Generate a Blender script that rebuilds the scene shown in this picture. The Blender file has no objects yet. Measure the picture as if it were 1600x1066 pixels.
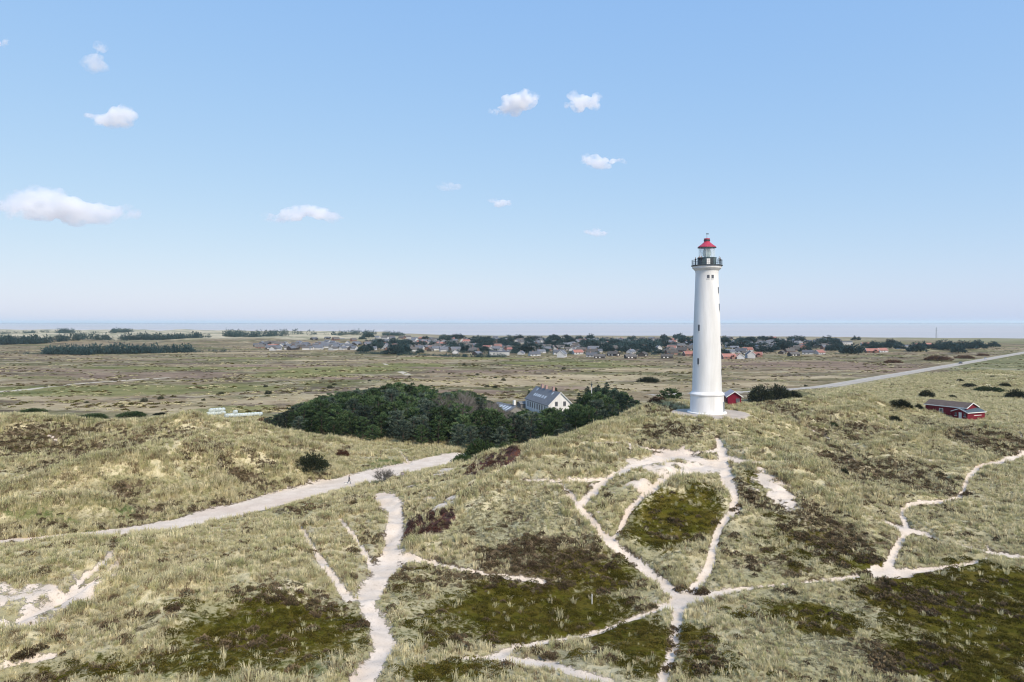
import bpy, bmesh, math, random
import numpy as np
from mathutils import Vector, Matrix

# ------------------------------------------------------------------ camera, light, exposure
S = bpy.context.scene
COL = S.collection
F = 1067.0                       # focal length in pixels of the 1600 px wide photograph
CX, HY, CZ = 800.0, 503.0, 37.0  # principal column, horizon row, camera height over the water
cam_d = bpy.data.cameras.new("camera")
cam_d.sensor_width = 36.0
cam_d.lens = F * 36.0 / 1600.0
cam_d.shift_y = -30.0 / 1600.0
cam_d.clip_start = 0.5
cam_d.clip_end = 90000.0
cam = bpy.data.objects.new("camera", cam_d)
cam.location = (0, 0, CZ)
cam.rotation_euler = (math.radians(90), 0, 0)
COL.objects.link(cam)
S.camera = cam

SUN_EL = math.radians(42)
SUN_AZ = math.radians(148)       # clockwise from +Y (view direction): behind the camera, to its right
w = bpy.data.worlds.new("World")
S.world = w
w.use_nodes = True
nt = w.node_tree
nt.nodes.clear()
sky = nt.nodes.new("ShaderNodeTexSky")
sky.sky_type = 'NISHITA'
sky.sun_disc = False
sky.sun_elevation = SUN_EL
sky.sun_rotation = SUN_AZ
sky.altitude = 0
sky.air_density = 1.0
sky.dust_density = 0.6
sky.ozone_density = 1.6
bg = nt.nodes.new("ShaderNodeBackground")
bg.inputs[1].default_value = 0.118
wo = nt.nodes.new("ShaderNodeOutputWorld")
# the photograph's tone: a softer fall-off from the horizon to the upper sky than the raw sky model
sep = nt.nodes.new("ShaderNodeSeparateColor")
cmb = nt.nodes.new("ShaderNodeCombineColor")
nt.links.new(sky.outputs[0], sep.inputs[0])
for ch, (gain, power) in enumerate(((1.66, .54), (2.54, .355), (4.91, .10))):
    pw = nt.nodes.new("ShaderNodeMath"); pw.operation = 'POWER'; pw.inputs[1].default_value = power
    ml = nt.nodes.new("ShaderNodeMath"); ml.operation = 'MULTIPLY'; ml.inputs[1].default_value = gain
    nt.links.new(sep.outputs[ch], pw.inputs[0]); nt.links.new(pw.outputs[0], ml.inputs[0]); nt.links.new(ml.outputs[0], cmb.inputs[ch])
nt.links.new(cmb.outputs[0], bg.inputs[0])
nt.links.new(bg.outputs[0], wo.inputs[0])

sun_d = bpy.data.lights.new("sun", 'SUN')
sun_d.energy = 3.1
sun_d.angle = math.radians(15)
sun_d.color = (1.0, 0.90, 0.76)
sun = bpy.data.objects.new("sun", sun_d)
to_sun = Vector((math.sin(SUN_AZ) * math.cos(SUN_EL), math.cos(SUN_AZ) * math.cos(SUN_EL), math.sin(SUN_EL)))
sun.rotation_euler = to_sun.to_track_quat('Z', 'Y').to_euler()
COL.objects.link(sun)

S.view_settings.view_transform = 'Standard'
S.view_settings.look = 'None'
S.view_settings.exposure = 0.40
S.view_settings.gamma = 1.0
S.render.engine = 'CYCLES'
S.cycles.use_denoising = True
S.cycles.max_bounces = 14
S.cycles.diffuse_bounces = 2
S.cycles.glossy_bounces = 2
S.cycles.transmission_bounces = 4
S.cycles.transparent_max_bounces = 8
S.cycles.volume_bounces = 10
S.cycles.volume_step_rate = 1.0
S.cycles.volume_max_steps = 128
S.cycles.filter_width = 1.1

random.seed(7)
RNG = np.random.default_rng(11)

# ------------------------------------------------------------------ helpers
def tag(o, label=None, cat=None, group=None, kind=None):
    if label: o['label'] = label
    if cat: o['category'] = cat
    if group: o['group'] = group
    if kind: o['kind'] = kind
    return o

def empty(name, loc, rz=0.0, label=None, cat=None, group=None):
    o = bpy.data.objects.new(name, None)
    o.empty_display_size = 0.3
    o.location = loc
    o.rotation_euler = (0, 0, rz)
    COL.objects.link(o)
    return tag(o, label, cat, group)

def copy_tree(o, parent=None):
    c = o.copy()
    COL.objects.link(c)
    if parent is not None:
        c.parent = parent
    for ch in list(o.children):
        copy_tree(ch, c)
    return c

class MB:
    """collects polygons, then links them as ONE mesh object"""
    def __init__(self):
        self.v, self.f, self.m = [], [], []
    def add(self, vs, fs, mi=0):
        n = len(self.v)
        self.v.extend([tuple(p) for p in vs])
        for f in fs:
            self.f.append(tuple(i + n for i in f))
            self.m.append(mi)
    def box(self, c, s, mi=0, rz=0.0, taper=1.0):
        x, y, z = s[0] / 2, s[1] / 2, s[2] / 2
        ca, sa = math.cos(rz), math.sin(rz)
        vs = []
        for dz in (-1, 1):
            t = 1.0 if dz < 0 else taper
            for dx, dy in ((-1, -1), (1, -1), (1, 1), (-1, 1)):
                px, py = dx * x * t, dy * y * t
                vs.append((c[0] + px * ca - py * sa, c[1] + px * sa + py * ca, c[2] + dz * z))
        self.add(vs, [(3, 2, 1, 0), (4, 5, 6, 7), (0, 1, 5, 4), (1, 2, 6, 5), (2, 3, 7, 6), (3, 0, 4, 7)], mi)
    def prism(self, poly, axis0, axis1, mi=0):
        """poly: list of points (Vector) of one end; extruded by vector axis1-axis0"""
        d = Vector(axis1) - Vector(axis0)
        a = [Vector(p) for p in poly]
        b = [p + d for p in a]
        n = len(a)
        fs = [tuple(range(n - 1, -1, -1)), tuple(range(n, 2 * n))]
        fs += [(i, (i + 1) % n, n + (i + 1) % n, n + i) for i in range(n)]
        self.add(a + b, fs, mi)
    def tube(self, p0, p1, r0, r1, n=8, mi=0, caps=True):
        p0, p1 = Vector(p0), Vector(p1)
        d = (p1 - p0).normalized()
        a = d.orthogonal().normalized()
        b = d.cross(a)
        vs = []
        for p, r in ((p0, r0), (p1, r1)):
            for i in range(n):
                t = 2 * math.pi * i / n
                vs.append(p + a * (r * math.cos(t)) + b * (r * math.sin(t)))
        fs = [(i, (i + 1) % n, n + (i + 1) % n, n + i) for i in range(n)]
        if caps:
            fs += [tuple(range(n - 1, -1, -1)), tuple(range(n, 2 * n))]
        self.add(vs, fs, mi)
    def path_tube(self, pts, rs, n=6, mi=0):
        for i in range(len(pts) - 1):
            self.tube(pts[i], pts[i + 1], rs[i], rs[i + 1], n, mi, caps=(i == len(pts) - 2 or i == 0))
    def lathe(self, prof, n=48, mi=0, c=(0, 0, 0), close=True):
        vs = []
        for r, z in prof:
            for i in range(n):
                t = 2 * math.pi * i / n
                vs.append((c[0] + r * math.cos(t), c[1] + r * math.sin(t), c[2] + z))
        fs = []
        for k in range(len(prof) - 1):
            for i in range(n):
                j = (i + 1) % n
                fs.append((k * n + i, k * n + j, (k + 1) * n + j, (k + 1) * n + i))
        if close:
            fs.append(tuple(range(n - 1, -1, -1)))
            m = (len(prof) - 1) * n
            fs.append(tuple(range(m, m + n)))
        self.add(vs, fs, mi)
    def mesh(self, name, mats, smooth=False):
        me = bpy.data.meshes.new(name)
        me.from_pydata(self.v, [], self.f)
        for m in (mats if isinstance(mats, (list, tuple)) else [mats]):
            me.materials.append(m)
        if any(self.m):
            me.polygons.foreach_set("material_index", self.m)
        if smooth:
            me.polygons.foreach_set("use_smooth", [True] * len(me.polygons))
            me.set_sharp_from_angle(angle=math.radians(28))
        me.update()
        return me
    def build(self, name, mats, parent=None, smooth=False, loc=None):
        o = bpy.data.objects.new(name, self.mesh(name, mats, smooth))
        COL.objects.link(o)
        if parent is not None: o.parent = parent
        if loc is not None: o.location = loc
        return o

def fast_mesh(name, verts, quads=None, tris=None, mat=None):
    """mesh from numpy arrays"""
    me = bpy.data.meshes.new(name)
    me.vertices.add(len(verts))
    me.vertices.foreach_set("co", np.asarray(verts, np.float32).ravel())
    parts, sizes = [], []
    if quads is not None and len(quads):
        parts.append(np.asarray(quads, np.int32).ravel()); sizes.append(np.full(len(quads), 4, np.int32))
    if tris is not None and len(tris):
        parts.append(np.asarray(tris, np.int32).ravel()); sizes.append(np.full(len(tris), 3, np.int32))
    if parts:
        loops = np.concatenate(parts); sizes = np.concatenate(sizes)
        starts = np.concatenate([[0], np.cumsum(sizes)[:-1]]).astype(np.int32)
        me.loops.add(len(loops))
        me.loops.foreach_set("vertex_index", loops)
        me.polygons.add(len(sizes))
        me.polygons.foreach_set("loop_start", starts)
        me.polygons.foreach_set("loop_total", sizes)
    if mat: me.materials.append(mat)
    me.update(calc_edges=True)
    return me

# ------------------------------------------------------------------ materials
def new_mat(name):
    m = bpy.data.materials.new(name)
    m.use_nodes = True
    n = m.node_tree
    n.nodes.clear()
    out = n.nodes.new("ShaderNodeOutputMaterial")
    b = n.nodes.new("ShaderNodeBsdfPrincipled")
    n.links.new(b.outputs[0], out.inputs[0])
    return m, n, b, out

def N(n, typ, **kw):
    nd = n.nodes.new(typ)
    for k, v in kw.items():
        setattr(nd, k, v)
    return nd

def noise(n, vec, scale, detail=3.0, rough=0.55, dist=0.0):
    t = N(n, "ShaderNodeTexNoise")
    t.inputs["Scale"].default_value = scale
    t.inputs["Detail"].default_value = detail
    t.inputs["Roughness"].default_value = rough
    t.inputs["Distortion"].default_value = dist
    n.links.new(vec, t.inputs["Vector"])
    return t.outputs[0]

def mathn(n, op, a, b=None, clamp=False):
    t = N(n, "ShaderNodeMath", operation=op)
    t.use_clamp = clamp
    for i, x in enumerate((a, b)):
        if x is None: continue
        if hasattr(x, 'node'): n.links.new(x, t.inputs[i])
        else: t.inputs[i].default_value = x
    return t.outputs[0]

def ramp(n, fac, a, b):
    """smoothstep of fac from a to b"""
    t = N(n, "ShaderNodeMapRange", interpolation_type='SMOOTHSTEP')
    n.links.new(fac, t.inputs[0])
    t.inputs[1].default_value = a
    t.inputs[2].default_value = b
    return t.outputs[0]

def mix(n, fac, a, b):
    t = N(n, "ShaderNodeMix", data_type='RGBA')
    for s, x in ((0, fac), (6, a), (7, b)):
        if hasattr(x, 'node'): n.links.new(x, t.inputs[s])
        elif s == 0: t.inputs[0].default_value = x
        else: t.inputs[s].default_value = (*x, 1.0)
    return t.outputs[2]

def geo_pos(n):
    return N(n, "ShaderNodeNewGeometry").outputs["Position"]

def paint(name, c0, c1=None, scale=3.0, rough=0.75, bump=0.0, metal=0.0, spec=0.3, random_amt=0.0, coords='object', streak=False):
    """a painted/plain surface with uneven tone, wear and a little relief"""
    m, n, b, out = new_mat(name)
    if c1 is None:
        c1 = tuple(x * 0.8 for x in c0)
    if coords == 'object':
        vec = N(n, "ShaderNodeTexCoord").outputs["Object"]
    else:
        vec = geo_pos(n)
    if streak:
        mp = N(n, "ShaderNodeMapping")
        mp.inputs["Scale"].default_value = (1, 1, 0.12)
        n.links.new(vec, mp.inputs[0]); vec = mp.outputs[0]
    f = noise(n, vec, scale, 5.0, 0.62)
    f = ramp(n, f, 0.3, 0.7)
    col = mix(n, f, c0, c1)
    if random_amt:
        oi = N(n, "ShaderNodeObjectInfo")
        hs = N(n, "ShaderNodeHueSaturation")
        v = mathn(n, 'MULTIPLY_ADD', oi.outputs["Random"], random_amt)
        v.node.inputs[2].default_value = 1.0 - random_amt / 2
        n.links.new(v, hs.inputs["Value"])
        n.links.new(col, hs.inputs["Color"])
        col = hs.outputs[0]
    n.links.new(col, b.inputs["Base Color"])
    b.inputs["Roughness"].default_value = rough
    b.inputs["Metallic"].default_value = metal
    b.inputs["Specular IOR Level"].default_value = spec
    if bump:
        bp = N(n, "ShaderNodeBump")
        bp.inputs["Strength"].default_value = bump
        bp.inputs["Distance"].default_value = 0.05
        n.links.new(noise(n, vec, scale * 6, 4.0), bp.inputs["Height"])
        n.links.new(bp.outputs[0], b.inputs["Normal"])
    return m

def leaf_mat(name, ca, cb, cc, trans=0.25, wscale=0.25, vamt=0.5):
    """foliage: tone shifts through the crown, from plant to plant and over the land"""
    m, n, b, out = new_mat(name)
    pos = geo_pos(n)
    f1 = ramp(n, noise(n, pos, wscale, 3.0), 0.35, 0.65)
    f2 = ramp(n, noise(n, pos, wscale * 7, 2.0), 0.4, 0.7)
    oi = N(n, "ShaderNodeObjectInfo")
    col = mix(n, f1, ca, cb)
    f3 = mathn(n, 'MULTIPLY', f2, mathn(n, 'ADD', oi.outputs["Random"], 0.25), True)
    col = mix(n, f3, col, cc)
    hs = N(n, "ShaderNodeHueSaturation")
    v = mathn(n, 'MULTIPLY_ADD', oi.outputs["Random"], vamt)
    v.node.inputs[2].default_value = 1.0 - vamt / 2
    n.links.new(v, hs.inputs["Value"])
    n.links.new(col, hs.inputs["Color"])
    n.links.new(hs.outputs[0], b.inputs["Base Color"])
    b.inputs["Roughness"].default_value = 0.8
    b.inputs["Specular IOR Level"].default_value = 0.03
    tr = N(n, "ShaderNodeBsdfTranslucent")
    n.links.new(hs.outputs[0], tr.inputs[0])
    ms = N(n, "ShaderNodeMixShader")
    ms.inputs[0].default_value = trans
    n.links.new(b.outputs[0], ms.inputs[1])
    n.links.new(tr.outputs[0], ms.inputs[2])
    n.links.new(ms.outputs[0], out.inputs[0])
    return m

# ------------------------------------------------------------------ noise on arrays
def perlin(x, y, seed=0):
    xi = np.floor(x).astype(np.int64); yi = np.floor(y).astype(np.int64)
    xf = x - xi; yf = y - yi
    u = xf * xf * xf * (xf * (xf * 6 - 15) + 10); v = yf * yf * yf * (yf * (yf * 6 - 15) + 10)
    def g(ix, iy, dx, dy):
        h = (ix * 374761393 + iy * 668265263 + seed * 1442695041) & 0xFFFFFFFF
        h = ((h ^ (h >> 13)) * 1274126177) & 0xFFFFFFFF
        h = h ^ (h >> 16)
        a = (h & 0xFFFF) * (2 * math.pi / 65536)
        return np.cos(a) * dx + np.sin(a) * dy
    n00 = g(xi, yi, xf, yf); n10 = g(xi + 1, yi, xf - 1, yf)
    n01 = g(xi, yi + 1, xf, yf - 1); n11 = g(xi + 1, yi + 1, xf - 1, yf - 1)
    a = n00 + u * (n10 - n00); b = n01 + u * (n11 - n01)
    return (a + v * (b - a)) * 1.5

def fbm(x, y, oct=4, seed=0, gain=0.5):
    s = np.zeros_like(x); a = 1.0; t = 0
    for o in range(oct):
        s += a * perlin(x * 2 ** o + 17.3 * o, y * 2 ** o - 9.1 * o, seed + o)
        t += a; a *= gain
    return s / t

def sstep(a, b, x):
    t = np.clip((x - a) / (b - a), 0, 1)
    return t * t * (3 - 2 * t)
# ------------------------------------------------------------------ the lie of the land
# surveyed heights: (column, row, metres above the water); world x = (column-800)/F*d, y = d
CTRL = [
 # near left dunes
 (30,1066,9.5),(60,1020,10),(0,985,11),(60,940,11.3),(100,890,11.9),(60,850,11.9),(130,960,10.6),(190,875,12.1),
 (200,858,11.3),(300,880,10.2),(300,950,10),(300,1010,9.3),(300,1060,9.3),(450,1000,8.8),(450,920,9.6),(400,860,9.7),
 (540,920,8.8),(300,835,8.7),(400,815,8.5),(460,800,8.5),(520,790,8.5),(560,770,8.1),(650,757,7.9),
 # the track
 (0,845,8.4),(130,838,8.3),(250,825,8),(330,808,7.7),(400,790,7.4),(480,768,7),(545,752,6.6),(620,732,6.3),(690,717,6),(715,711,6),
 # dunes beyond the track
 (50,830,8.5),(0,801,10.4),(30,796,10.6),(60,790,10.7),(100,785,10.8),(140,786,10.5),(180,793,9.5),(60,774,10.6),(0,783,12.4),(30,770,12.9),(60,757,13.3),(90,746,13.6),(120,736,13.9),(160,729,14.1),(200,815,7.9),(200,780,9.4),(200,723,14.1),(245,718,14.0),(380,716,12.1),(460,722,9.6),
 (80,720,8.4),(20,716,8.4),(80,690,10.0),(80,671,12.0),(60,658,13.2),(130,664,12.2),(200,672,10.2),(305,654,14.2),(260,700,10.2),(300,690,12),
 (330,683,11.4),(380,703,9.6),(420,677,9.4),(520,693,7.2),(600,700,6.8),(290,714,13.8),(340,714,13.0),(420,718,11.2),(870,711,14.3),(930,719,13.8),(300,770,9.2),(370,750,8.8),
 (420,770,7.3),(500,735,7.5),(560,725,6.8),(640,715,6.2),(0,660,12.7),
 # the path fork in the middle
 (610,870,8.6),(625,800,8.7),(605,772,8.8),(570,930,8.6),(595,1000,8.4),(570,1066,8.6),
 (680,832,9.7),(730,790,11.2),(780,755,12.4),(820,705,14),(740,732,11.9),(775,713,13.2),(700,762,10.3),(680,782,9.5),(650,792,9),
 # lighthouse hill
 (830,702,14.1),(890,688,14.9),(940,665,15.9),(1000,636,17),(1055,642,17),(1100,645,17),(1155,641,17),(1100,655,16.9),(1100,632,17),(1030,627,17.5),
 (1200,632,15.5),(1170,652,16.2),(1250,626,14.8),(1340,614,15.2),(1300,618,14.8),(1200,700,14),(1250,665,13.4),(1260,682,12.2),(1330,662,13),
 (1350,635,14.4),(1400,650,11.5),(1440,660,9.6),(1500,653,8.7),(1480,628,7),(1560,640,7.5),(1400,622,8),(1590,600,5.2),
 (1530,676,11.2),(1480,680,10.4),(1580,678,10.2),(1530,712,9.2),(1400,700,10),(1300,730,10.6),(1400,740,9.2),(1510,740,8.7),(1600,708,8.5),(1410,800,8.8),
 (1420,825,8.6),(1380,890,8.2),(1500,800,8.5),(1550,870,8),(1590,780,8.3),
 # lower right moss flats
 (1500,950,7),(1550,1040,7),(1300,950,7.6),(1280,1040,7.8),(1590,1000,7),(1600,900,7.4),
 # middle hollow and slopes
 (1070,930,7.8),(1030,1066,8.2),(870,960,6.8),(800,1000,7),(760,920,7.5),(960,920,7.2),(680,960,8),(700,1050,8.6),(900,1050,8.4),(1150,1000,8.1),
 (850,860,9.2),(850,800,11.2),(870,755,12.8),(900,790,11.6),(960,850,9.3),(1000,740,13.1),(985,715,13.9),(900,720,13.8),(850,735,13.2),(1000,690,14.5),(1050,740,13.1),
 (1125,690,14.8),(1130,735,13.2),(1150,790,11),(1110,880,8.6),(1060,800,11),(1080,760,12.9),(1060,835,9.2),(960,760,12.5),
 (1200,760,12.2),(1245,800,10.6),(1250,740,12.5),(1200,860,9),(1280,870,8.6),(1300,820,9.3),(1200,930,7.8),(1350,780,9.6),
]
# ground hidden behind ridges and out of frame: (column, distance, height)
HIDDEN = [
 (0,112,9.2),(60,122,8.8),(120,131,8.7),(200,133,8.9),(290,136,9.3),(340,141,9.5),(420,146,8.4),(60,100.5,10.1),(110,103,10.0),(760,146,6.3),(820,150,6.5),(900,165,6.6),(960,190,6),(1010,205,6),(700,172,5.8),(600,180,5.6),(500,190,5.4),
 (40,172,8),(200,180,6.5),(300,182,6.5),(420,200,5),(1050,200,9),(1100,190,11),(1180,205,9),(1260,225,8),(1330,245,7),(860,240,4.6),
 (1050,235,5),(1180,250,5),(640,230,5),(540,215,5),(0,84,9.4),
 (-300,60,10.5),(-300,100,10),(-300,150,13),(-300,200,8),(-700,80,10),(-700,130,11),(1900,60,8),(1900,100,9),(1900,150,10),(1900,200,8),(2300,80,9),(2300,130,9.5),
 (300,40,9.5),(800,40,8.8),(1300,40,8.2),(800,22,9),(100,30,10),(1600,30,8),(-200,30,10),(2000,30,8),
]
cx, cy, cz = [], [], []
for u, v, z in CTRL:
    d = (CZ - z) * F / (v - HY)
    cx.append((u - CX) / F * d); cy.append(d); cz.append(z)
for u, d, z in HIDDEN:
    cx.append((u - CX) / F * d); cy.append(d); cz.append(z)
for d in (262, 285, 320, 360, 410):
    for u in range(-400, 2100, 125):
        if d == 262 and u > 1250: continue
        zz = 4.6 if u < 1250 else 5.4
        cx.append((u - CX) / F * d); cy.append(d); cz.append(zz)
cx = np.array(cx); cy = np.array(cy); cz = np.array(cz)
def kern(r): return -np.sqrt(r * r + 9.0)
R0 = np.hypot(cx[:, None] - cx[None], cy[:, None] - cy[None])
n_c = len(cx)
A = np.zeros((n_c + 1, n_c + 1)); A[:n_c, :n_c] = kern(R0) + np.eye(n_c) * 0.4
A[:n_c, n_c] = 1; A[n_c, :n_c] = 1
sol = np.linalg.solve(A, np.append(cz, 0))
def rbf(x, y):
    out = np.empty(x.size)
    xf, yf = x.ravel(), y.ravel()
    for i in range(0, xf.size, 20000):
        r = np.hypot(xf[i:i + 20000, None] - cx, yf[i:i + 20000, None] - cy)
        out[i:i + 20000] = kern(r) @ sol[:n_c] + sol[n_c]
    return out.reshape(x.shape)

# grid lines: fine where the dunes are, wider towards the shore
def lines(segs, start):
    o = [start]
    for end, s0, s1 in segs:
        a = o[-1]
        while o[-1] < end:
            t = (o[-1] - a) / max(end - a, 1e-6)
            o.append(o[-1] + s0 + (s1 - s0) * t)
    return np.array(o)
ys = lines([(34, 1.0, .3), (75, .26, .28), (135, .38, .42), (215, .5, .75), (420, .9, 3), (900, 3, 9), (3300, 10, 24)], 8.0)
xp = lines([(120, .42, .42), (210, .6, 1.2), (520, 1.6, 6), (3400, 8, 60)], 0.0)
xs = np.concatenate([-xp[:0:-1], xp])
GX, GY = np.meshgrid(xs, ys)          # rows = y

# shoreline of the fjord by bearing
SH = [(-900, 2500), (0, 2650), (400, 2350), (600, 2000), (740, 1740), (1100, 1680), (1300, 1560), (1600, 1420), (2600, 1300)]
ROAD = [(60, 305), (110, 316), (152, 338), (210, 395), (290, 473), (410, 592), (560, 741), (760, 940)]
def seg_dist(x, y, pts):
    """distance to a polyline and position along it (0..n)"""
    best = np.full(x.shape, 1e9)
    for i in range(len(pts) - 1):
        ax, ay = pts[i]; bx, by = pts[i + 1]
        L2 = (bx - ax) ** 2 + (by - ay) ** 2
        t = np.clip(((x - ax) * (bx - ax) + (y - ay) * (by - ay)) / L2, 0, 1)
        best = np.minimum(best, np.hypot(x - ax - t * (bx - ax), y - ay - t * (by - ay)))
    return best
def shore_y(x, y):
    u = x / np.maximum(y, 1) * F + CX
    return np.interp(u, [s[0] for s in SH], [s[1] for s in SH])

TRK = [((u - CX) / F * (CZ - z) * F / (v - HY), (CZ - z) * F / (v - HY)) for u, v, z in
       [(-60,850,8.5),(0,845,8.4),(130,838,8.3),(250,825,8),(330,808,7.7),(400,790,7.4),(480,768,7),(545,752,6.6),(620,732,6.3),(690,717,6),(715,711,6)]]
TRKZ = [8.5,8.4,8.3,8,7.7,7.4,7,6.6,6.3,6,6]
def land(x, y):
    plain = 4.3 + 0.55 * fbm(x / 70, y / 70, 3, 3) + 0.25 * fbm(x / 14, y / 14, 2, 5) * sstep(900, 400, y)
    u = x / np.maximum(y, 1) * F + CX
    dune = np.clip(fbm(x / 130, y / 110, 4, 21, .55) + 0.3, 0, None)
    plain = plain + 10 * dune * sstep(1000, 1120, y) * sstep(690, 560, u)
    hum = np.clip(fbm(x / 40, y / 30, 3, 31) + 0.05, 0, None)           # hummocky heath on the right
    plain = plain + 3.0 * hum * sstep(1250, 1400, u) * sstep(620, 420, y)
    hm = np.clip(fbm(x / 55, y / 45, 2, 37), 0, None)
    plain = plain + 3.2 * hm * sstep(1330, 1400, u) * sstep(560, 600, y) * sstep(900, 800, y)
    rd = seg_dist(x, y, ROAD)
    plain = plain * sstep(10, 26, rd) + 4.3 * (1 - sstep(10, 26, rd))
    b = sstep(1.0, 0.0, (y - 255) / 110)
    z = plain.copy()
    near = (y < 372) & (np.abs(x) < 900)
    zz = rbf(x[near], y[near])
    xn, yn = x[near], y[near]
    rough = fbm(xn / 10, yn / 10, 4, 41, 0.6) * 1.2 + (.42 - np.abs(fbm(xn / 20, yn / 14, 3, 47))) * (1.8 + 1.7 * sstep(0, -25, xn) * sstep(4, 16, yn - np.interp(xn, [p[0] for p in TRK], [p[1] for p in TRK]))) - 0.55 + np.clip(fbm(xn / 4.2, yn / 4.2, 3, 49), 0, None) * .6
    amp = sstep(7.2, 9.5, zz) * 0.85 + 0.15
    plat = np.hypot(xn - 42.7, yn - 150.5)
    amp = amp * sstep(8, 13, plat)
    td = seg_dist(xn, yn, TRK)
    amp = amp * (0.12 + 0.88 * sstep(5, 17, td))
    tz = np.interp(yn + .55 * xn, [p[1] + .55 * p[0] for p in TRK], TRKZ)
    zz = zz + (tz - zz) * sstep(7, 2.5, td)
    zz = zz + rough * amp + 0.07 * fbm(xn / 1.6, yn / 1.6, 2, 55)
    zz = zz + (17.0 - zz) * sstep(12, 8.0, plat)
    z[near] = zz * b[near] + plain[near] * (1 - b[near])
    sh = shore_y(x, y)
    k = sstep(-90, 60, y - sh - 60 * fbm(x / 200, y / 200, 3, 61))
    return z * (1 - k) + (-4.0) * k

Z0 = land(GX, GY)
def hgt(x, y, Z=None):
    Z = ZG if Z is None else Z
    x = np.asarray(x, float); y = np.asarray(y, float)
    i = np.clip(np.searchsorted(xs, x) - 1, 0, len(xs) - 2)
    j = np.clip(np.searchsorted(ys, y) - 1, 0, len(ys) - 2)
    a = np.clip((x - xs[i]) / (xs[i + 1] - xs[i]), 0, 1)
    b = np.clip((y - ys[j]) / (ys[j + 1] - ys[j]), 0, 1)
    return (Z[j, i] * (1 - a) * (1 - b) + Z[j, i + 1] * a * (1 - b) + Z[j + 1, i] * (1 - a) * b + Z[j + 1, i + 1] * a * b)
ZG = Z0.copy()
_T = np.concatenate([np.arange(30, 260, .4), np.geomspace(260, 3200, 900)])
def ray(u, v, dmin=30.0):
    """where the line of sight of a photograph pixel meets the ground: world x, y, z"""
    t = _T[_T >= dmin]
    x = (u - CX) / F * t
    zr = CZ - (v - HY) / F * t
    g = hgt(x, t)
    below = np.nonzero(zr <= g)[0]
    if len(below) == 0: k = len(t) - 1; tt = t[-1]
    else:
        k = below[0]
        if k == 0: tt = t[0]
        else:
            a, b = zr[k - 1] - g[k - 1], zr[k] - g[k]
            tt = t[k - 1] + (t[k] - t[k - 1]) * a / (a - b)
    xx = (u - CX) / F * tt
    return float(xx), float(tt), float(hgt(xx, tt))

# ------------------------------------------------------------------ paths worn into the dunes: pixel line with widths
PATHS = [
 [(565,1075,50),(572,1050,48),(585,1030,46),(603,1010,44),(597,985,40),(580,955,38),(572,935,40),(585,915,42),(600,890,44),(610,865,40),(615,835,32),(620,800,34),(610,782,40),(600,770,30)],
 [(545,935,22),(525,905,18),(500,870,15),(480,840,12),(465,815,10)],
 [(582,888,16),(570,860,12),(550,832,11),(530,808,9)],
 [(600,870,14),(640,868,12),(690,882,8),(745,892,8),(800,900,8),(850,906,7)],
 [(600,1016,6),(660,1023,6),(720,1027,7),(765,1024,14),(810,1010,13),(860,998,11),(930,988,9),(965,972,9),(1000,960,9),(1040,945,16),(1068,932,30)],
 [(770,1026,18),(830,1030,22),(880,1042,16),(930,1055,14),(960,1066,14)],
 [(1068,932,26),(1060,955,20),(1055,985,22),(1052,1010,20),(1042,1040,20),(1030,1070,22)],
 [(1068,930,30),(1035,910,18),(1000,880,16),(965,855,16),(950,840,18),(925,815,16),(910,795,16),(905,785,20),(930,765,14),(945,748,12),(985,728,14),(1010,718,14),(1055,710,18),(1090,715,10),(1125,722,10)],
 [(960,840,10),(975,810,10),(985,790,12),(1010,770,14),(1040,748,16),(1070,735,18),(1110,728,22)],
 [(905,790,10),(890,770,14),(875,755,8)],
 [(1068,930,30),(1095,905,17),(1110,880,16),(1115,845,16),(1130,810,14),(1150,796,18),(1148,775,20),(1135,745,24),(1130,715,22),(1125,695,16),(1122,684,8)],
 [(1130,712,10),(1150,718,8),(1185,722,7)],
 [(1125,700,8),(1105,705,6)],
 [(1068,932,24),(1110,925,16),(1160,917,9),(1200,912,7),(1230,909,6),(1290,905,6),(1335,898,7),(1380,893,22),(1430,890,8),(1480,884,8),(1520,878,7),(1542,868,6)],
 [(1385,888,22),(1400,855,15),(1418,826,16),(1412,808,12),(1408,795,12),(1430,783,10),(1470,782,8),(1500,777,8),(1508,760,10),(1516,740,12),(1530,727,10),(1565,720,8),(1605,706,8)],
 [(1420,826,14),(1400,820,10),(1378,812,8)],
 [(1425,825,10),(1460,840,7)],
 [(1505,852,6),(1540,860,9),(1590,868,7),(1610,870,6)],
 [(1545,858,5),(1541,845,5)],
 [(800,748,4),(850,750,5),(900,750,6),(945,746,8)],
 [(860,705,3),(940,715,5),(990,718,7)],
 [(890,702,3),(930,692,4),(985,690,4),(1010,700,4),(1060,705,4),(1110,706,5)],
 [(985,692,4),(984,712,5)],
 [(1205,645,4),(1245,664,5),(1285,680,5),(1310,688,4)],
 [(-20,988,10),(40,962,9),(90,938,9),(140,910,9),(175,890,10),(190,872,10)],
 [(110,925,10),(130,900,12),(160,880,12),(178,858,10)],
 [(-10,1040,3),(40,1028,4),(90,1018,4)],
 [(1250,760,4),(1290,775,6),(1305,780,4)],
 [(415,918,4),(470,918,4)],
 [(640,725,5),(625,705,6)],
 [(1590,665,6),(1597,685,6)],
 [(200,695,5),(260,675,4),(300,655,5)],[(75,680,5),(100,690,6)],
 [(310,662,3),(345,700,3)],
 [(820,707,10),(795,727,8),(765,745,7),(740,760,8)],
 [(600,568,3),(625,580,7),(640,586,5)],
 [(0,612,3),(60,606,3),(130,598,2),(260,590,2)],[(60,625,3),(75,615,3),(45,608,2)],
]
TRACK = [(-40,850,8),(0,846,10),(60,842,10),(130,836,12),(200,829,14),(270,819,18),(330,806,24),(400,789,26),(470,770,24),(545,752,22),(600,738,24),(650,728,32),(690,718,24),(716,711,12)]
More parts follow.
